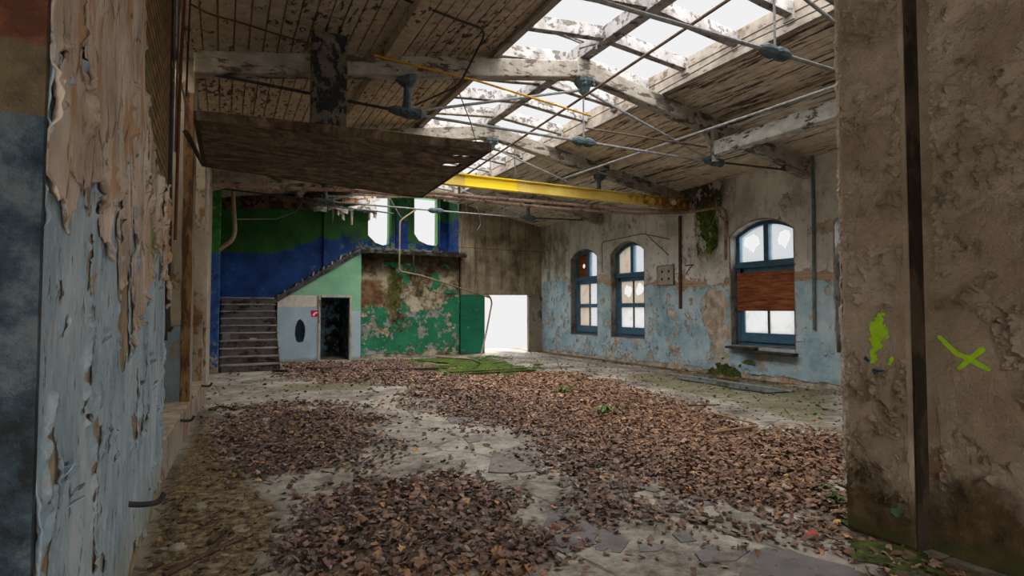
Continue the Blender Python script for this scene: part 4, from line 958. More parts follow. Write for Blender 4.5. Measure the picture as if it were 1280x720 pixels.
# ---------------------------------------------------------------- pipes and rods under the roof
pa = empty('rusty_pipe', (3, 10.9, 3.7), 'longer lower rusty pipe under the yellow beam, bending down on the right wall', 'pipe')
P1 = [onY(x, y, 10.95) for x, y in ((262, 231), (430, 238), (572, 249), (690, 260), (800, 267.5))]
P1 += [Vector((10.30, 10.75, 3.99)), Vector((10.48, 10.4, 4.0)), Vector((10.50, 9.78, 3.98)), Vector((10.52, 9.62, 3.9)), Vector((10.53, 9.64, 3.25))]
MB().tube(rounded(P1, .14), .032, 9).build('pipe', RUST, pa)
P2 = [onY(x, y, 10.88) for x, y in ((520, 239), (605, 247), (690, 253.5), (760, 259.5), (815, 263))] + [Vector((10.54, 10.86, 4.07))]
pb = empty('rusty_pipe', (6, 10.88, 3.9), 'shorter upper rusty pipe just below the yellow beam', 'pipe')
MB().tube(rounded(P2, .1), .034, 9).build('pipe', RUST, pb)
for (px, ya, yb_) in ((574, 232, 250), (605, 243, 252.5), (757, 254, 265)):
    a, b = onY(px, ya, 10.92), onY(px, yb_, 10.92); m = MB(); m.bar(a, b, .05, .012, (0, 1, 0)); m.build('pipe_clip', RODM, pb)
for k, (pts, r, mt, nm, lab, cat) in enumerate([
    ([(5.0, 2.62, 5.11), (5.0, 7.0, 4.92), (5.0, 13.2, 4.66)], .020, RUSTROD, 'iron_rod', 'long brown rusty rod running below the roof ridge away from the viewer', 'rod'),
    ([(7.0, 2.62, 4.385), (7.0, 11.3, 4.60)], .022, RODM, 'conduit', 'long pale conduit running lengthwise below the right roof slope', 'conduit'),
    ([onY(732, 160, 7.36), onY(884, 184, 7.36)], .016, RUSTROD, 'iron_rod', 'short rusty rod level with the grey beam, ending at the braced post', 'rod'),
    ([roofpt(773, 144, -.10), roofpt(925, 57, -.10), roofpt(1042, 3, -.10)], .012, GREYC, 'cable', 'thin pale cable running along the right edge of the skylight', 'cable'),
    ([onY(468, 69, 7.40), onY(484, 73, 7.36), onY(600, 102, 7.34), onY(739, 145, 7.36)], .016, YELC, 'wire', 'orange-yellow rod slanting across the second truss', 'rod'),
    ([roofpt(497, -4), roofpt(575, 26), roofpt(602, 35), roofpt(606, 44), (2.9, 7.38, 4.70), (2.28, 7.45, 4.34)], .014, BLACKC, 'cable', 'black cable bent along the left boards and down to the iron coupling', 'cable'),
    ([onY(564, 91, 7.40), onY(588, 152, 6.8), onZ(598, 188, 3.52)], .007, RUSTROD, 'wire', 'thin wire hanging to the right corner of the dark wooden panel', 'wire'),
    ([roofpt(238, 5), roofpt(262, 18), roofpt(300, 28), roofpt(340, 41), roofpt(388, 55)], .010, COPPER, 'wire', 'orange-brown wire along the upper left ceiling boards', 'wire'),
    ([onY(643, 183, 9.4), onY(644, 219, 9.4)], .012, GREYC, 'frayed_cord', 'short pale cord hanging in front of the third truss', 'cord'),
    ([onY(835, 196, 10.8), onY(835, 247, 10.8)], .008, GREYC, 'hanger_rod', 'thin rod holding the right end of the yellow beam', 'rod'),
    ([onY(582, 251, 10.9), onY(583, 262, 10.9), onY(580, 272, 10.9), onY(576, 278, 10.9)], .007, GREYC, 'hanging_wire', 'shorter wire dangling from the rusty pipes, left of the longer one', 'wire'),
    ([onY(593, 252, 10.9), onY(599, 268, 10.9), onY(601, 282, 10.9), onY(596, 288, 10.9)], .008, GREYC, 'hanging_wire', 'longer curled wire dangling from the rusty pipes', 'wire'),
    ([onY(704, 240, 10.98), onY(704, 229, 11.2)], .008, RODM, 'hanger_rod', 'short rod joining the pale conduit to the yellow beam', 'rod'),
    # pipes about the stairs and the gallery
    ([onY(291, 214, 15.5), onY(292, 262, 15.5), onY(294, 288, 15.5), onY(291, 300, 15.5), onY(274, 312, 15.55)], .05, m_once('tan_pipe', (132, 112, 92), (164, 142, 120)), 'bent_pipe', 'light brown bent pipe coming down to the blue column by the stairs', 'pipe'),
    ([onY(520, 262, 17.88), onY(500, 276, 17.88), onY(499, 339, 17.88), onY(527, 344.5, 17.88), onY(612, 372, 17.88)], .026, YELPIPE, 'bent_pipe', 'pale yellow bent pipe passing the gallery ledge and sloping to the doorway', 'pipe'),
    ([onY(607, 369, 17.9), onY(612, 370, 17.9), onY(615, 378, 17.9), onY(608, 415, 17.7), onZ(600, 450, .03)], .028, RUST, 'leaning_pipe', 'thin rusty hooked pipe leaning in the bright doorway', 'pipe'),
    ([onZ(546, 446, .30), onZ(589, 449, .30), onZ(600, 453.5, .04)], .028, YELPIPE, 'bent_rail', 'low bent pipe lying over the moss by the green wall', 'pipe'),
    ([onY(244, 233, 15.2), onY(330, 230, 15.6), onY(368, 240, 15.8), onY(380, 252, 15.8)], .016, GREYC, 'cable', 'sagging cable beneath the hanging panel above the stairs', 'cable'),
    ([onY(296, 274, 15.5), onY(345, 274, 17.5), onY(370, 265, 17.6), onY(379, 251, 17.6)], .012, GREYC, 'cable', 'thin wire looping across the green stair wall', 'cable'),
    ([onY(380, 253, 17.7), onY(402, 257, 17.7), onY(470, 264, 17.75), onY(492, 267, 17.75)], .022, IRON, 'conduit', 'blue-grey conduit below the torn ceiling above the stairs', 'conduit'),
    ([onY(487, 248, 17.6), onY(501, 272, 17.9)], .022, GREYC, 'rod', 'thin slanting rod across the left upper opening', 'rod'),
    ([onY(517, 315, 17.9), onY(517, 344, 18.0)], .03, DARKW, 'down_pipe', 'short dark pipe below the gallery ledge', 'pipe'),
    # right wall
    ([onX(850, 270, 10.562), onX(850.5, 386, 10.562)], .042, m_once('dark_brown_pipe', (66, 46, 38), (98, 70, 56)), 'vertical_pipe', 'dark brown vertical pipe on the right wall beside the square plate', 'pipe'),
    ([onX(1015, 190, 10.565), onX(1017, 260, 10.565), onX(1018, 413, 10.565)], .035, m_once('grey_green_pipe', (84, 92, 92), (120, 126, 122)), 'vertical_pipe', 'grey vertical pipe on the blue wall right of the boarded window', 'pipe'),
    ([onX(900, 270, 10.57), onX(907, 276, 10.57), onX(907, 325, 10.57)], .03, RUST, 'short_pipe', 'short rusty pipe hanging beside the moss streak', 'pipe'),
    ([onX(753, 341, 10.585), onX(752, 303, 10.585), onX(803, 292, 10.585), onX(837, 299, 10.585)], .012, m_once('wall_cable', (90, 84, 76), (120, 112, 102)), 'cable', 'thin cable framing the top of the second window', 'cable'),
    ([onX(809, 294, 10.585), onX(836, 319, 10.585)], .012, m_once('wall_cable', 0, 0), 'cable', 'thin slanting cable above the square wall plate', 'cable'),
    ]): pipe(nm, pts, r, mt, lab, cat, None, .12)
m = MB(); a = onX(852, 332, 10.5); m.bar((10.583, a[1] - .05, a[2]), (10.583, a[1] - .32, a[2]), .03, .03); m.bar((10.583, a[1] - .3, a[2]), (10.583, a[1] - .08, a[2] - .2), .03, .02); tag(m.build('pipe_bracket', RUSTROD), 'small triangular iron bracket beside the dark brown pipe', 'bracket')
# square plate with four holes on the right wall
pl = empty('wall_plate', (10.58, 11.74, 2.47), 'square grey wall plate with four holes beside the dark brown pipe', 'wall plate')
hs = [[(11.74 + sy * .13 + .04 * math.cos(t * math.pi / 4), 2.47 + sz * .10 + .04 * math.sin(t * math.pi / 4)) for t in range(8)] for sy in (-1, 1) for sz in (-1, 1)]
wall_holes('plate', [(11.44, 2.22), (12.04, 2.22), (12.04, 2.72), (11.44, 2.72)], hs, lambda u, v, d: (10.555 + d, u, v), .05, m_plain('plate_plaster', (150, 142, 130), (172, 164, 152), 8, .9, .004), pl)
m = MB()
for a, b, c, d in ((11.42, 12.06, 2.20, 2.222), (11.42, 12.06, 2.718, 2.74), (11.42, 11.442, 2.20, 2.74), (12.038, 12.06, 2.20, 2.74)): m.box(10.55, 10.6, a, b, c, d)
m.build('plate_frame', bpy.data.materials['wall_cable'], pl)
m = MB()
for sy in (-1, 1):
    for sz in (-1, 1): m.box(10.565, 10.62, 11.74 + sy * .13 - .05, 11.74 + sy * .13 + .05, 2.47 + sz * .1 - .05, 2.47 + sz * .1 + .05)
m.build('hole_backing', GLOSSBLK, pl)

# ---------------------------------------------------------------- bundle of cables on the pier's far edge
for k, (pts, r, mt, lab) in enumerate([
    ([(209, -10), (205, 110), (203, 250), (201, 420)], .022, BLACKC, 'thick black cable at the left of the bundle on the left pier edge'),
    ([(213, -10), (212, 120), (211, 260), (209, 395), (215, 412)], .026, BLACKC, 'thick black conduit with a curled lower end on the left pier edge'),
    ([(219, -10), (217, 100), (215, 190)], .010, GREYC, 'thin grey cable in the bundle on the left pier edge, left of the other'),
    ([(224, -10), (222, 70), (219, 190)], .009, GREYC, 'thin grey cable in the bundle on the left pier edge, right of the other'),
    ([(231, -10), (228, 40), (224, 130), (222, 200), (219, 300)], .014, COPPER, 'orange-brown cable in the bundle on the left pier edge'),
    ([(215, 30), (224, 90), (236, 150)], .007, GREYC, 'thin slanting wire across the cable bundle'),
    ([(238, -10), (235, 60), (233, 120)], .009, BLACKC, 'black cable at the right of the bundle, nearest the ceiling')]):
    o = MB().tube(curve_pts([onY(x, y, 5.755) for x, y in pts]), r, 7).build('electric_cable', mt); tag(o, lab, 'cable', 'cables on the left pier edge')
for (px0, y0, y1, w, lab) in ((207.5, 205, 425, .045, 'dark rotten batten fixed upright on the far edge of the left pier'),):
    o = MB().bar(onY(px0, y0, 5.72), onY(px0 - 2, y1, 5.72), w, .03, (0, 1, 0), 8, .005).build('wall_batten', DARKW); tag(o, lab, 'batten')

# ---------------------------------------------------------------- staircase
st = empty('staircase', (.6, 15.7, 0), 'grey weathered wooden staircase against the blue wall at the far left', 'staircase')
N = 10; rise = .19; run = .24; X0, X1 = -.085, 1.30
for k in range(N):
    y = 15.7 + run * k; z = rise * (k + 1); j = random.uniform(-.012, .012)
    m = MB(); m.bar((X0, y - .03 + .135, z - .018), (X1 + (.03 if k % 3 else 0), y - .03 + .135 + j, z - .018 + j * .6), .30, .036, (0, 0, 1), 8, .004); m.build('tread', STEPM, st, .006)
    m = MB(); m.bar((X0 + .03, y, z - rise / 2 - .01), (X1 - .02, y, z - rise / 2 - .01), .022, rise - .03, (0, 0, 1), 4, .002)
    m.build('riser', RISERM, st)
for x in (X0 + .02, X1 - .03):
    m = MB(); m.prism([(x, 15.68, 0), (x, 15.9, 0), (x, 18.1, 1.62), (x, 18.1, 1.86), (x, 17.98, 1.86), (x, 15.68, .16)], (.035, 0, 0)); m.build('stringer', DARKW, st)
m = MB(); m.box(-.255, 1.40, 18.12, 19.90, 1.78, 1.89); m.build('landing', STEPM, st, .006)
m = MB(); m.prism([(1.42, 18.3, 1.62), (3.7, 18.3, 3.10), (3.7, 18.3, 3.36), (1.42, 18.3, 1.88)], (0, 1.55, 0)); m.build('upper_flight', DARKW, st)
for k in range(8):
    m = MB(); x = 1.42 + .285 * k; m.box(x, x + .3, 18.3, 19.85, 1.90 + .185 * k, 1.94 + .185 * k + .06); m.build('tread', STEPM, st)
m = MB(); a = onY(275, 424, 16.3); m.box(-.02, .16, 16.36, 16.42, .77, .93); tag(m.build('loose_brick', m_once('pale_block', (112, 104, 98), (140, 132, 124)), None, .008), 'small pale block standing on the fourth step of the stairs', 'block')
m = MB(); m.box(.62, .78, 16.42, 16.5, .765, .80); tag(m.build('paper_scrap', m_once('paper', (160, 156, 150), (190, 186, 180)), None, .004), 'crumpled pale scrap lying on the middle of the stairs', 'scrap')
# sloping coping with stubs of the lost balusters
cp = empty('stair_coping', (2.6, 18.1, 2.6), 'dark sloping coping above the mint green partition of the stairs', 'coping')
m = MB(); m.bar((1.30, 18.16, 1.79), (3.86, 18.16, 3.45), .26, .13, (0, 0, 1), 14, .006); m.build('rail', m_flaky('coping_slate', (92, 92, 96), (70, 68, 70), (40, 36, 36), (60, 54, 50), 6, .55), cp, .01)
for t in (.10, .22, .30, .42, .54, .64, .74, .86):
    x = 1.36 + 2.48 * t; z = 1.86 + 1.62 * t; m = MB(); m.bar((x, 18.12, z + .03), (x + random.uniform(-.04, .04), 18.12, z + random.uniform(.09, .17)), .035, .03, (0, 1, 0)); m.build('baluster_stub', PALEW, cp)
# fire hose sign: red plate, white symbol
fs = empty('fire_sign', (2.455, 18.09, 1.43), 'small square red sign with a white hose symbol left of the understair doorway', 'sign')
MB().box(2.36, 2.55, 18.085, 18.098, 1.335, 1.525).build('plate', m_plain('sign_red', (206, 24, 26), (214, 34, 34), 3, .5, 0), fs)
m = MB(); pts_o = [(2.40 + .13 * (1 - math.cos(a)), 1.365 + .12 * math.sin(a)) for a in [i * math.pi / 16 for i in range(9)]]
pts_i = [(2.452 + .078 * (1 - math.cos(a)), 1.365 + .070 * math.sin(a)) for a in [i * math.pi / 16 for i in range(9)]]
m.prism([(x, 18.081, z) for x, z in pts_o + pts_i[::-1]], (0, .006, 0)); m.build('symbol', m_plain('sign_white', (236, 236, 236), (242, 242, 242), 3, .5, 0), fs)
# gallery ledge
gl = empty('gallery_ledge', (5.6, 18.0, 3.4), 'dark rotten gallery ledge jutting out above the green wall', 'ledge')
m = MB(); m.bar((3.80, 18.97, 3.475), (7.34, 18.97, 3.475), 1.94, .07, (0, 0, 1), 24, .008); m.build('deck', m_flaky('ledge_boards', (116, 112, 106), (84, 80, 76), (34, 30, 28), (58, 50, 44), 5, .52), gl, .008)
m = MB(); m.bar((3.82, 17.99, 3.385), (7.36, 17.99, 3.385), .10, .11, (0, 0, 1), 26, .010); m.build('fascia', m_flaky('ledge_fascia', (74, 96, 80), (52, 66, 58), (26, 22, 20), (54, 36, 28), 5, .46), gl)
# decayed header above the stairs and torn ceiling
hd = MB().bar((-.25, 18.02, 4.60), (3.2, 18.02, 4.80), .26, .34, (0, 0, 1), 22, .03).build('header_beam', m_flaky('rotten_header', (112, 88, 62), (86, 68, 50), (26, 22, 18), (60, 46, 34), 5, .5, (1, 1, 1), 1.5, .3, .02, .03))
tag(hd, 'rotten brown header beam over the stair well', 'beam')
tc = empty('torn_ceiling_lining', (3.4, 18.0, 4.6), 'torn pale ceiling lining hanging in strips above the stairs, beside the upper opening', 'torn ceiling')
TORN = m_flaky('torn_lining', (196, 190, 182), (158, 152, 146), (98, 84, 70), (130, 112, 92), 6, .58)
R = random.Random(11)
for px0, px1, y0, y1, in ((392, 409, 257, 265), (410, 428, 258, 263), (424, 436, 262, 268), (436, 452, 258, 264), (448, 466, 250, 264), (415, 418, 262, 278), (421, 424, 262, 270), (426, 430, 260, 276), (438, 442, 263, 281), (455, 470, 255, 266), (460, 464, 262, 276), (467, 472, 262, 274)):
    q = [onY(px0, y0, 17.9), onY(px1, y0 + R.uniform(-2, 2), 17.85), onY(px1 + R.uniform(-2, 1), y1, 17.8 + R.uniform(-.1, .1)), onY((px0 + px1) / 2, y1 - R.uniform(0, 3), 17.75), onY(px0, y1 + R.uniform(-2, 1), 17.85)]
    MB().prism(q, (0, .03, 0)).build('strip', TORN, tc)
for a, b in (((436, 262), (474, 249)), ((404, 250), (404, 262)), ((448, 254), (470, 268)), ((402, 245), (470, 247))):
    m = MB(); m.bar(onY(*a, 17.95), onY(*b, 17.95), .07, .04, (0, 1, 0), 5, .006); m.build('lath', PALEW, tc)
bk = MB()
for k in range(7): bk.box(2.95 + .17 * k, 3.10 + .17 * k, 18.03, 18.13, 4.86 + .01 * k, 4.97 + .01 * k)
for k in range(5): bk.box(3.05 + .2 * k, 3.2 + .2 * k, 18.03, 18.13, 5.0, 5.08)
o = bk.build('brick_course', m_plain('exposed_brick', (168, 120, 90), (196, 156, 124), 6, .9, .006), wt)

# ---------------------------------------------------------------- hooks on the left wall
for (px, py, L, lab) in ((160, 628, .17, 'nearest iron hook, low on the blue left pier'), (222, 524, .16, 'iron hook on the low sill wall, nearer of the two beyond the pier'), (250, 481, .16, 'farthest iron hook on the low sill wall near the white post')):
    X = -.45 if px < 200 else (-.43 if px < 240 else -.30); c = onX(px, py, X)
    m = MB(); m.tube(curve_pts([(c[0] - .03, c[1], c[2]), (c[0] + .05, c[1], c[2] - .02), (c[0] + L * .8, c[1] + .02, c[2] - .025), (c[0] + L, c[1] + .03, c[2] + .02)]), .016, 8, None); o = m.build('iron_hook', IROND); tag(o, lab, 'hook', 'iron hooks along the left wall')
m = MB(); c = onX(238, 440, -.40); m.lathe(c, [(.02, -.05), (.055, -.03), (.06, .02), (.03, .06)], 10, 'x'); m.tube([c, c + np.array((.03, -.03, -.10)), c + np.array((.0, -.1, -.2))], .018, 6); tag(m.build('valve', GREENC), 'small greenish lump on the bay pier beside the sill', 'valve')
m = MB(); c = onX(1051, 517, 3.97); m.prism([(3.99, 2.60, .86), (3.99, 2.66, .87), (3.98, 2.64, .78)], (.006, 0, 0))

# ---------------------------------------------------------------- floor: kerb and puddle
k1 = MB(); k1.bar((9.56, 7.2, .012), (9.52, 16.0, .012), .10, .05, (0, 0, 1), 30, .008); tag(k1.build('trim_1', m_plain('kerb_concrete', (120, 114, 104), (158, 150, 138), 6, .9, .008), None, .006), kind='structure')
pd = floor_poly((842, 470), (870, 469), (905, 473), (940, 479), (985, 487), (990, 490), (960, 492), (920, 487), (885, 480), (850, 475))
m = MB(); m.add([(p[0], p[1], .016) for p in pd], [tuple(range(len(pd)))]); o = m.build('puddle', WATER); tag(o, 'shallow dark puddle along the kerb before the boarded window', 'puddle', None, 'stuff')
# ================================================================== FLOOR THINGS
def Z0(x, y): return float(floor_z(np.array([x]), np.array([y]))[0])
# broken grey slabs
def slab(px, label, mat=SLATE, th=.018, lift=.0, tilt=0.0):
    P = [onZ(x, y)[:2] for x, y in px]; cx = sum(p[0] for p in P) / len(P); cyy = sum(p[1] for p in P) / len(P); R = random.Random(int(cx * 1000))
    zb = max(Z0(p[0], p[1]) for p in P); Q = []
    n = len(P)
    for i in range(n):
        a = np.array(P[i]); b = np.array(P[(i + 1) % n]); Q.append(a)
        for t in (.33, .66): Q.append(a + (b - a) * t + (np.array((cx, cyy)) - a) * R.uniform(-.03, .03))
    m = MB(); sl_ = R.uniform(-.02, .02) + tilt
    m.prism([(q[0], q[1], zb - .012 + lift + (q[0] - cx) * sl_) for q in Q], (0, 0, th)); o = m.build('slate_slab', mat, None, .004); return tag(o, label, 'slab', 'broken slabs on the floor')
def s8(*p): return [(680 + x * .2222, 560 + y * .2222) for x, y in p]
for px, lab in (
    (s8((75, 355), (140, 295), (250, 320), (230, 345)), 'small flat grey slab just behind the cluster of broken slabs at front centre'),
    (s8((0, 440), (30, 365), (200, 370), (180, 440), (60, 455)), 'broad grey slab at the back left of the front slab cluster'),
    (s8((10, 540), (60, 490), (150, 470), (225, 540), (120, 600)), 'grey slab with a pale blue smear at the left front of the cluster'),
    (s8((125, 465), (200, 430), (310, 425), (300, 490), (265, 550)), 'wedge-shaped grey slab in the middle of the front cluster'),
    (s8((285, 570), (320, 440), (350, 425), (480, 520), (430, 585)), 'large grey slab with white specks at the right of the front cluster'),
    (s8((655, 305), (720, 255), (775, 310), (740, 330)), 'small pointed grey slab among leaves, left of the long flat slab'),
    (s8((770, 265), (860, 265), (985, 310), (900, 325), (790, 295)), 'long flat grey slab among leaves toward the concrete pillar'),
    (s8((340, 215), (365, 205), (470, 250), (420, 250)), 'thin grey sliver of slab among leaves behind the front cluster, left one'),
    (s8((420, 200), (470, 195), (660, 240), (620, 250), (510, 230)), 'long thin grey sliver of slab among leaves behind the front cluster, right one'),
    (s8((810, 370), (850, 345), (875, 380), (830, 395)), 'tiny rounded grey slab below the long flat slab'),
    (s8((720, 480), (740, 455), (800, 465), (860, 515), (770, 525)), 'grey slab with pale spots right of the front cluster'),
    (s8((485, 350), (540, 345), (640, 400), (560, 410)), 'narrow grey slab half covered by leaves between cluster and pillar'),
    (s8((530, 540), (600, 520), (680, 550), (640, 575), (540, 580)), 'dull grey slab at the front edge, right of the white-specked slab'),
    ([(868, 691), (892, 680), (900, 691), (938, 688), (920, 700), (878, 702)], 'pale grey slab just left of the biggest slab at bottom right'),
    ([(918, 728), (938, 690), (958, 684), (1063, 709), (1085, 730)], 'biggest grey slab, at the bottom right edge of the floor'),
    ([(610, 590), (615, 567), (650, 556), (690, 556), (672, 570), (680, 580), (640, 592)], 'large cracked grey slab at the middle of the floor'),
    ([(578, 546), (606, 541), (600, 551), (585, 553)], 'small grey slab behind the large cracked slab'),
    ([(680, 528), (712, 522), (718, 527), (688, 534)], 'flat grey slab among leaves far behind the large cracked slab'),
    ([(558, 523), (590, 519), (588, 527), (566, 530)], 'farthest small grey slab on the bare concrete'),
    ([(655, 582), (682, 579), (676, 588), (652, 590)], 'small grey slab touching the right front of the large cracked slab')):
    slab(px, lab, SLATEB if 'cracked' in lab or 'dull' in lab else SLATE)
# mossy planks and the moss carpet by the doorway
for (a, b, w, lab) in (((554, 469), (668, 463), .16, 'long mossy plank lying along the front edge of the moss patch'), ((563, 466), (640, 462.5), .10, 'shorter dark plank lying behind the long mossy plank'), ((466, 463), (548, 461), .08, 'thin dark board lying among leaves left of the moss patch')):
    p, q = onZ(*a, .03), onZ(*b, .03); o = MB().bar(p, q, w, .06, (0, 0, 1), 10, .008).build('plank', MOSSD if 'mossy' in lab else DARKW, None, .006); tag(o, lab, 'plank', 'planks on the moss')
mp = floor_poly((508, 449), (560, 447), (606, 446.5), (668, 461), (640, 468), (560, 470), (540, 461))
def f_moss(U, V): return poly_sd(mp, U, V) + (fbm(U * 1.5, V * 1.5, 101, 7, .78) - .56) * 4.5
ms_ = skin('moss_carpet', f_moss, lambda u, v, d: (u, v, -d + .004), 4.2, 8.2, 12.0, 17.4, .035, MOSSM, None, .004, 0, .1, 0, 1, 15, .06); tag(ms_, 'bright green moss carpet on the floor before the green wall and doorway', 'moss', None, 'stuff')
# moss on the foot of the right wall
mf = skin('wall_foot_moss', lambda U, V: np.minimum.reduce([(fbm(U * 2, V * 2, 111, 5) - .5) * .9 + .12 - .3 * np.abs(U - 9.8), .42 - V - .0 * U]), toR, 8.9, 10.7, 0, .5, .03, MOSSD, None, .02, .03, .05, 0, 1, 16, .05)
if mf: tag(mf, 'dark green moss growing at the foot of the right wall below the moss streak', 'moss', None, 'stuff')
mt = skin('wall_moss_streak', lambda U, V: (.30 + .12 * sst(3.2, 3.9, V) - np.abs(U - 10.25)) + (fbm(U * 5, V * 2.6, 121, 7, .8) - .60) * 2.4 - .9 * sst(3.1, 2.5, V) - .8 * sst(3.9, 4.3, V), toR, 9.6, 10.8, 2.4, 4.5, .025, MOSSM, None, .02, .02, .05, 0, 1, 17, .06)
if mt: tag(mt, 'green moss streak running down the right wall under the yellow beam', 'moss', None, 'stuff')
for (px, py, w, lab) in ((1066, 652, .12, 'green moss clump at the left foot of the concrete pillar'), (1120, 700, .22, 'flat moss clump on the floor before the concrete pillar')):
    c = onZ(px, py); o = skin('moss_clump', (lambda c, w: lambda U, V: w - np.hypot(U - c[0], V - c[1]) + (fbm(U * 9, V * 9, 131, 4) - .5) * w * 1.6)(c, w), lambda u, v, d: (u, v, -d), c[0] - .4, c[0] + .4, c[1] - .4, c[1] + .4, .014, MOSSD, None, .006, 0, .1, 0, 1, 18, .05); tag(o, lab, 'moss', None, 'stuff')
# little weeds
for (px, py, s, lab) in ((707, 491, .30, 'pale green weed growing through the leaves, farther of two in mid floor'), (757, 518, .26, 'green weed growing through the leaves, nearer of two in mid floor'), (1046, 628, .13, 'small green weed by the left foot of the concrete pillar'), (1033, 612, .10, 'tiny weed sprig behind the one at the pillar foot')):
    c = onZ(px, py); t = empty('weed', (c[0], c[1], .0), lab, 'weed', 'weeds in the leaf litter'); R = random.Random(px); m = MB()
    for k in range(16):
        a = R.uniform(0, 6.28); L = s * R.uniform(.4, 1); h = s * R.uniform(.15, .5); w = s * .10
        d = Vector((math.cos(a), math.sin(a), 0)); n = Vector((-d.y, d.x, 0)); o_ = Vector((c[0], c[1], .01))
        m.add([o_, o_ + d * L * .5 + n * w + Vector((0, 0, h)), o_ + d * L + Vector((0, 0, h * .6)), o_ + d * L * .5 - n * w + Vector((0, 0, h))], [(0, 1, 2, 3)])
    o = m.build('leaf_tuft', WEED, t); o.modifiers.new('t', 'SOLIDIFY').thickness = .002
    m = MB(); m.tube([(c[0], c[1], -.01), (c[0], c[1], s * .35)], .004, 5); m.build('stem', WEED, t)
# sticks and boards on the floor
for (pts, r, mt, lab) in (
    ([(889, 541), (917, 537), (944, 533)], .022, STICKP, 'pale stick lying on the leaves, the nearer and thicker of the two at right'),
    ([(893, 517), (918, 523), (945, 530)], .018, STICKP, 'pale thin stick crossing behind the thicker one at right'),
    ([(205, 720), (245, 702), (280, 684), (303, 674)], .018, STICKM, 'long dark branch on the mud at bottom left'),
    ([(262, 681), (278, 668), (292, 668)], .022, STICKM, 'short dark stump of branch behind the long branch at bottom left'),
    ([(340, 664), (365, 659), (388, 653)], .012, STICKM, 'dark stick at the left edge of the front leaf patch'),
    ([(375, 655), (392, 648), (402, 650)], .010, STICKM, 'small dark twig just behind the stick at the front leaf patch'),
    ([(750, 560), (758, 565), (770, 570)], .012, STICKM, 'short dark twig among the leaves in mid floor'),
    ([(860, 507), (900, 506)], .012, STICKM, 'thin dark stick on the bare concrete beyond the pale sticks'),
    ([(608, 603), (618, 601)], .010, STICKM, 'tiny dark twig before the large cracked slab'),
    ([(262, 512), (275, 508), (296, 512)], .02, STICKM, 'dark branch piece on the mud under the far hook'),
    ([(383, 461), (400, 461), (428, 459)], .05, DARKW, 'dark fallen timber before the understair doorway'),
    ([(342, 463), (360, 464)], .04, DARKW, 'short dark timber beside the foot of the stairs')):
    lf = .05 if 'pale' in lab else 0.0; P = [onZ(x, y, r * .8 + lf) for x, y in pts]; P = [(p[0], p[1], max(p[2], Z0(p[0], p[1]) + r * .7)) for p in P]
    C = curve_pts(P, 4) if len(P) > 2 else [Vector(P[0]).lerp(Vector(P[1]), k / 4) for k in range(5)]
    m = MB(); m.tube(C, r, 7, [r * (1.1 - .5 * k / len(C)) * random.uniform(.85, 1.1) for k in range(len(C))])
    if 'long dark branch' in lab:
        b = C[5]; m.tube([b, b + Vector((.12, .16, .04)), b + Vector((.16, .3, .05))], .009, 6)
    o = m.build('stick', mt); tag(o, lab, 'stick', 'sticks on the floor')
# plaster chips and rubble along the left wall
R = random.Random(21)
chip_src = []
for k in range(4):
    n = 7; P = [((.5 + .25 * R.random()) * math.cos(2 * math.pi * i / n), (.34 + .2 * R.random()) * math.sin(2 * math.pi * i / n), 0) for i in range(n)]
    m = MB(); m.prism(P, (0, 0, .16)); o = m.build('plaster_chip', CHIP if k % 2 else STICKM, None); o.data.name = 'plaster_chip_%d' % k; chip_src.append(o)
spots = []
while len(spots) < 64:
    px = R.uniform(165, 420); py = R.uniform(505, 718); p = onZ(px, py)
    if px < 300 - (py - 500) * .62 + 4 or p[0] < lx(p[1]) + .05: continue
    if px > 330 + (py - 500) * .1: continue
    spots.append(p)
for i, p in enumerate(spots):
    s = chip_src[i % 4]; o = s if i < 4 else s.copy()
    if i >= 4: COL.objects.link(o)
    q = R.uniform(.03, .085) * (1 if p[1] < 6 else 1.3); o.scale = (q, q, q * .8); o.rotation_euler = (R.uniform(-.15, .15), R.uniform(-.15, .15), R.uniform(0, 6.28))
    o.location = (p[0], p[1], Z0(p[0], p[1]) - .004)
    tag(o, 'small pale plaster chip on the muddy floor along the left wall' if i % 2 else 'small dark crumb of debris on the muddy floor along the left wall', 'debris', 'pale plaster chips by the left wall' if i % 2 else 'dark debris crumbs by the left wall')
c = onZ(1013, 671, .01); m = MB(); m.add([(c[0] - .05, c[1] - .02, .02), (c[0] + .04, c[1] - .03, .03), (c[0] + .06, c[1] + .02, .035), (c[0], c[1] + .04, .02)], [(0, 1, 2, 3)]); o = m.build('red_scrap', REDM); o.modifiers.new('t', 'SOLIDIFY').thickness = .004; tag(o, 'small bright red scrap on the leaves near the concrete pillar', 'scrap')
for (px, py, s, lab, mt) in ((523, 493, .07, 'lone brown lump on the bare concrete at mid floor', BROWNW), (640, 273, 0, '', None), (250, 638, .045, 'pale stone on the mud at left, before the front leaf patch', CHIP), (222, 687, .055, 'flat pale chip of plaster at bottom left on the mud', CHIP)):
    if not s: continue
    c = onZ(px, py); m = MB(); n = 8; m.lathe((c[0], c[1], Z0(c[0], c[1])), [(s, -.01), (s * 1.1, s * .25), (s * .6, s * .55)], 7); o = m.build('stone', mt, None, .008); tag(o, lab, 'stone')
# rubble at the foot of the right wall
R = random.Random(31)
for k in range(12):
    y = 5.6 + 5.6 * R.random(); s = R.uniform(.05, .11); m = MB(); m.lathe((10.6 - R.uniform(.10, .28), y, .0), [(s, -.02), (s * R.uniform(.9, 1.2), s * .3), (s * .5, s * .7)], 6); o = m.build('rubble_lump', m_once('rubble', (84, 70, 58), (150, 138, 122))); tag(o, 'small lump of fallen plaster at the foot of the right wall', 'rubble', 'plaster lumps at the foot of the right wall')

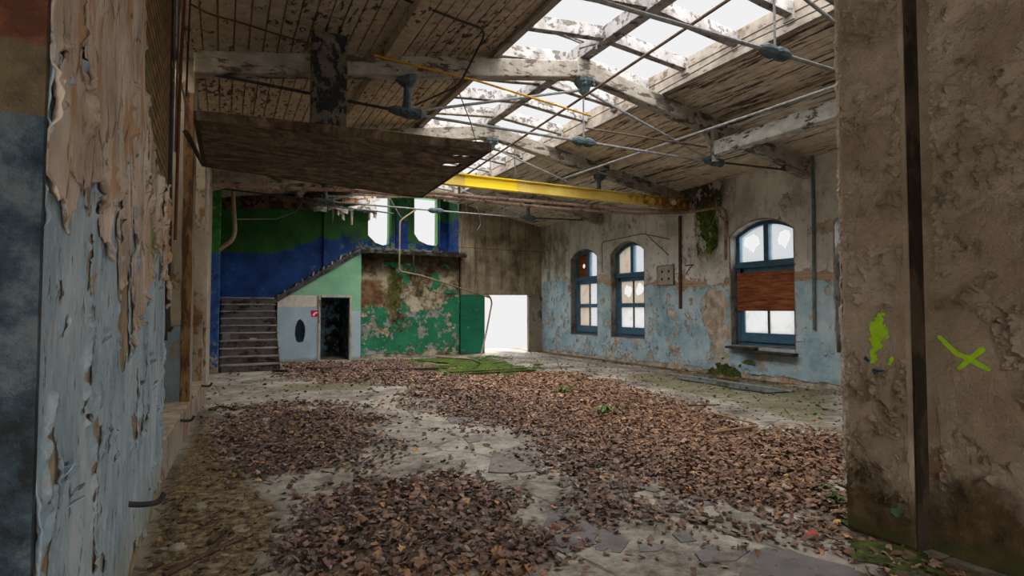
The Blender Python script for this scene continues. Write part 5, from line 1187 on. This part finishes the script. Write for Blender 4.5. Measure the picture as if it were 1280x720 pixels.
# ---------------------------------------------------------------- dead leaves
LC = [((44, 33, 29), 4), ((68, 52, 46), 5), ((90, 70, 61), 5), ((108, 80, 65), 4), ((122, 92, 70), 2.5), ((150, 112, 80), 1.2), ((140, 120, 106), 2), ((172, 132, 80), .5), ((118, 100, 92), 2.5)]
LCc = np.array([lin(c)[:3] for c, w in LC]); LCw = np.array([w for c, w in LC], float); LCw /= LCw.sum()
def leaf_template(seed):
    r = np.random.default_rng(seed); n = 6
    t = np.linspace(0, 1, n); w = np.sin(np.pi * t ** .8) * .5 * r.uniform(.45, .85) + .01
    w *= 1 + .45 * r.uniform(-1, 1, n); cu = r.uniform(.15, .8); fo = r.uniform(.2, .9); tw = r.uniform(-.6, .6)
    L = []; 
    for i in range(n):
        x = t[i] - .5; z = cu * (t[i] - .5) ** 2 * 1.3; a = tw * x
        for s in (-1, 0, 1):
            y = s * w[i]; zz = z + abs(s) * w[i] * fo * (1 + .5 * r.uniform(-1, 1)); L.append((x, y * math.cos(a) - zz * math.sin(a) * .3, zz + y * math.sin(a)))
    F = []
    for i in range(n - 1):
        for s in (0, 1): F.append((3 * i + s, 3 * i + s + 1, 3 * i + s + 4, 3 * i + s + 3))
    V = np.array(L); V[:, 2] -= V[:, 2].min(); return V, np.array(F)
TPL = [leaf_template(s) for s in range(14)]
rg = np.random.default_rng(5)
def in_view(X, Y):
    d = np.stack([X, Y, np.zeros_like(X)], -1) - EYE; z = d @ FW; x = 640 + FPX * (d @ RT) / z; y = 360 - FPX * (d @ UP) / z
    return (z > .3) & (x > -30) & (x < 1310) & (y < 745) & (y > 300)
NC = 230000
X = rg.uniform(-.5, 10.5, NC); Y = rg.uniform(1.6, 18.2, NC)
den = leaf_density(X, Y)
sparse = .03 * (X > lx(5)) + .05 * sst(.9, 0, np.abs(10.5 - X)) + .22 * sst(-.2, .3, poly_sd(R_MUD, X, Y))
den = np.clip(den, sparse, 1) * (1 - .93 * sst(-.25, .25, poly_sd(R_MOSSB, X, Y) + (fbm(X * 2, Y * 2, 77, 4) - .5)))
fall = np.clip(1.1 - Y / 22, .4, 1)
keep = (rg.random(NC) < den * fall * (.62 + .3 * (X > 2.2))) & in_view(X, Y) & (X > np.where(Y < 5.7, -.40, lx(12) + .02)) & ~((X > 3.9) & (Y < 2.65))
keep &= ~((Y > 15.55) & (X < 1.35)) & ~((Y > 17.9) & (X < 7.4)) & (X < 10.45)
X = X[keep]; Y = Y[keep]; D = den[keep]; n = len(X)
Z = floor_z(X, Y) + rg.random(n) ** 1.5 * .035 * D + .003
MUDF = sst(-.1, .2, poly_sd(R_MUD, X, Y)); S = rg.uniform(.038, .080, n) * (1 - .3 * MUDF) * (1 + .15 * (Y > 9))
YAWS = rg.uniform(0, 6.283, n); TX = rg.normal(0, .26, n) ; TY = rg.normal(0, .26, n); FL = rg.random(n) < .4
TI = rg.integers(0, len(TPL), n); orange = sst(2.2, 4.6, X - .12 * Y)
CI = np.array([rg.choice(len(LCc), p=LCw) for _ in range(n)]); CC = LCc[CI]
warm = np.array(lin((140, 108, 84))[:3]); cool = np.array(lin((98, 83, 77))[:3])
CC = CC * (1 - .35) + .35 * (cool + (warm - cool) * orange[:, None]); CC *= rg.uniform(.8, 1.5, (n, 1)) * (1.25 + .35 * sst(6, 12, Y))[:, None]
CC = CC * (1 - .5 * MUDF[:, None]) + .5 * MUDF[:, None] * np.array(lin((110, 92, 58))[:3]) * rg.uniform(.4, 1.3, (n, 1))
dist = np.hypot(X, Y); order = np.argsort(dist)
def rots(i):
    return (Matrix.Rotation(YAWS[i], 3, 'Z') @ Matrix.Rotation(TX[i], 3, 'X') @ Matrix.Rotation(TY[i] + (math.pi if FL[i] else 0), 3, 'Y'))
near = order[:300]; far = order[300:]
# the nearest three hundred one by one
src = []
for t in range(14):
    V, F = TPL[t]; me = bpy.data.meshes.new('leaf_shape'); me.from_pydata(V.tolist(), [], F.tolist())
    a = me.attributes.new('Col', 'FLOAT_COLOR', 'POINT'); q = LCc[[1, 2, 3, 4, 5, 6, 2, 3, 4, 8, 0, 3, 5, 4][t]] * .65 + .35 * warm
    a.data.foreach_set('color', np.tile(np.append(q, 1), len(V)).astype(np.float32)); me.materials.append(LEAFM)
    for p in me.polygons: p.use_smooth = True
    src.append(me)
for i in near:
    o = bpy.data.objects.new('fallen_leaf', src[TI[i]]); COL.objects.link(o); s = S[i]
    rm = rots(i); V = TPL[TI[i]][0] @ np.array(rm).T * s
    o.rotation_euler = rm.to_euler(); o.scale = (s, s, s); o.location = (X[i], Y[i], Z[i] - V[:, 2].min() - .006)
    tag(o, 'curled brown fallen leaf in the foreground, among the nearest leaves on the floor', 'leaf', 'nearest fallen leaves')
# the carpet of all the others
VV = []; FF = []; CA = []; off = 0
for t in range(14):
    I = far[TI[far] == t]
    if not len(I): continue
    V, F = TPL[t]; M = np.array([np.array(rots(i)) for i in I]) * S[I][:, None, None]
    W = np.einsum('nij,kj->nki', M, V); W[:, :, 2] -= W[:, :, 2].min(1)[:, None] + .004
    W += np.stack([X[I], Y[I], Z[I]], -1)[:, None, :]
    FF.append((F[None] + (off + np.arange(len(I)) * len(V))[:, None, None]).reshape(-1, 4)); VV.append(W.reshape(-1, 3)); CA.append(np.repeat(CC[I], len(V), 0)); off += len(I) * len(V)
VV = np.concatenate(VV); FF = np.concatenate(FF); CA = np.concatenate(CA)
me = bpy.data.meshes.new('leaf_litter'); me.vertices.add(len(VV)); me.vertices.foreach_set('co', VV.astype(np.float32).ravel())
me.loops.add(FF.size); me.loops.foreach_set('vertex_index', FF.astype(np.int32).ravel())
me.polygons.add(len(FF)); me.polygons.foreach_set('loop_start', np.arange(0, FF.size, 4, dtype=np.int32)); me.polygons.foreach_set('loop_total', np.full(len(FF), 4, np.int32))
me.update(calc_edges=True)
a = me.attributes.new('Col', 'FLOAT_COLOR', 'POINT'); a.data.foreach_set('color', np.concatenate([CA, np.ones((len(CA), 1))], 1).astype(np.float32).ravel())
for p in me.polygons: p.use_smooth = True
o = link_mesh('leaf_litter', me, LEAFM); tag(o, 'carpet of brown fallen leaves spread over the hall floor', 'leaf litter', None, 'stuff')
print('leaves', n)

# ================================================================== LIGHT
w = bpy.data.worlds.new('overcast'); SC.world = w; w.use_nodes = True
bg = w.node_tree.nodes['Background']; bg.inputs[0].default_value = (1.0, 1.0, 1.0, 1); bg.inputs[1].default_value = SKY
su = bpy.data.lights.new('upward_fill', 'SUN'); su.energy = SUNUP; su.angle = math.radians(160); su.color = (1, .98, .95)  # added lamp from below, stands in for outdoor ground bounce to lift the ceiling
suo = bpy.data.objects.new('upward_fill', su); COL.objects.link(suo); suo.rotation_euler = (math.radians(180), 0, 0); suo.location = (5, 10, -3)
sun = bpy.data.lights.new('overcast_sun', 'SUN'); sun.energy = SUN; sun.angle = math.radians(150); sun.color = (1, .985, .96)
so = bpy.data.objects.new('overcast_sun', sun); COL.objects.link(so); so.rotation_euler = (math.radians(18), math.radians(12), 0)
SC.view_settings.view_transform = 'Standard'; SC.view_settings.look = 'None'; SC.view_settings.gamma = 1; SC.view_settings.use_curve_mapping = False
SC.view_settings.exposure = EXPO
SC.render.film_transparent = False
try:
    SC.cycles.use_denoising = True; SC.cycles.max_bounces = 10; SC.cycles.diffuse_bounces = 6; SC.cycles.transparent_max_bounces = 12
except Exception: pass
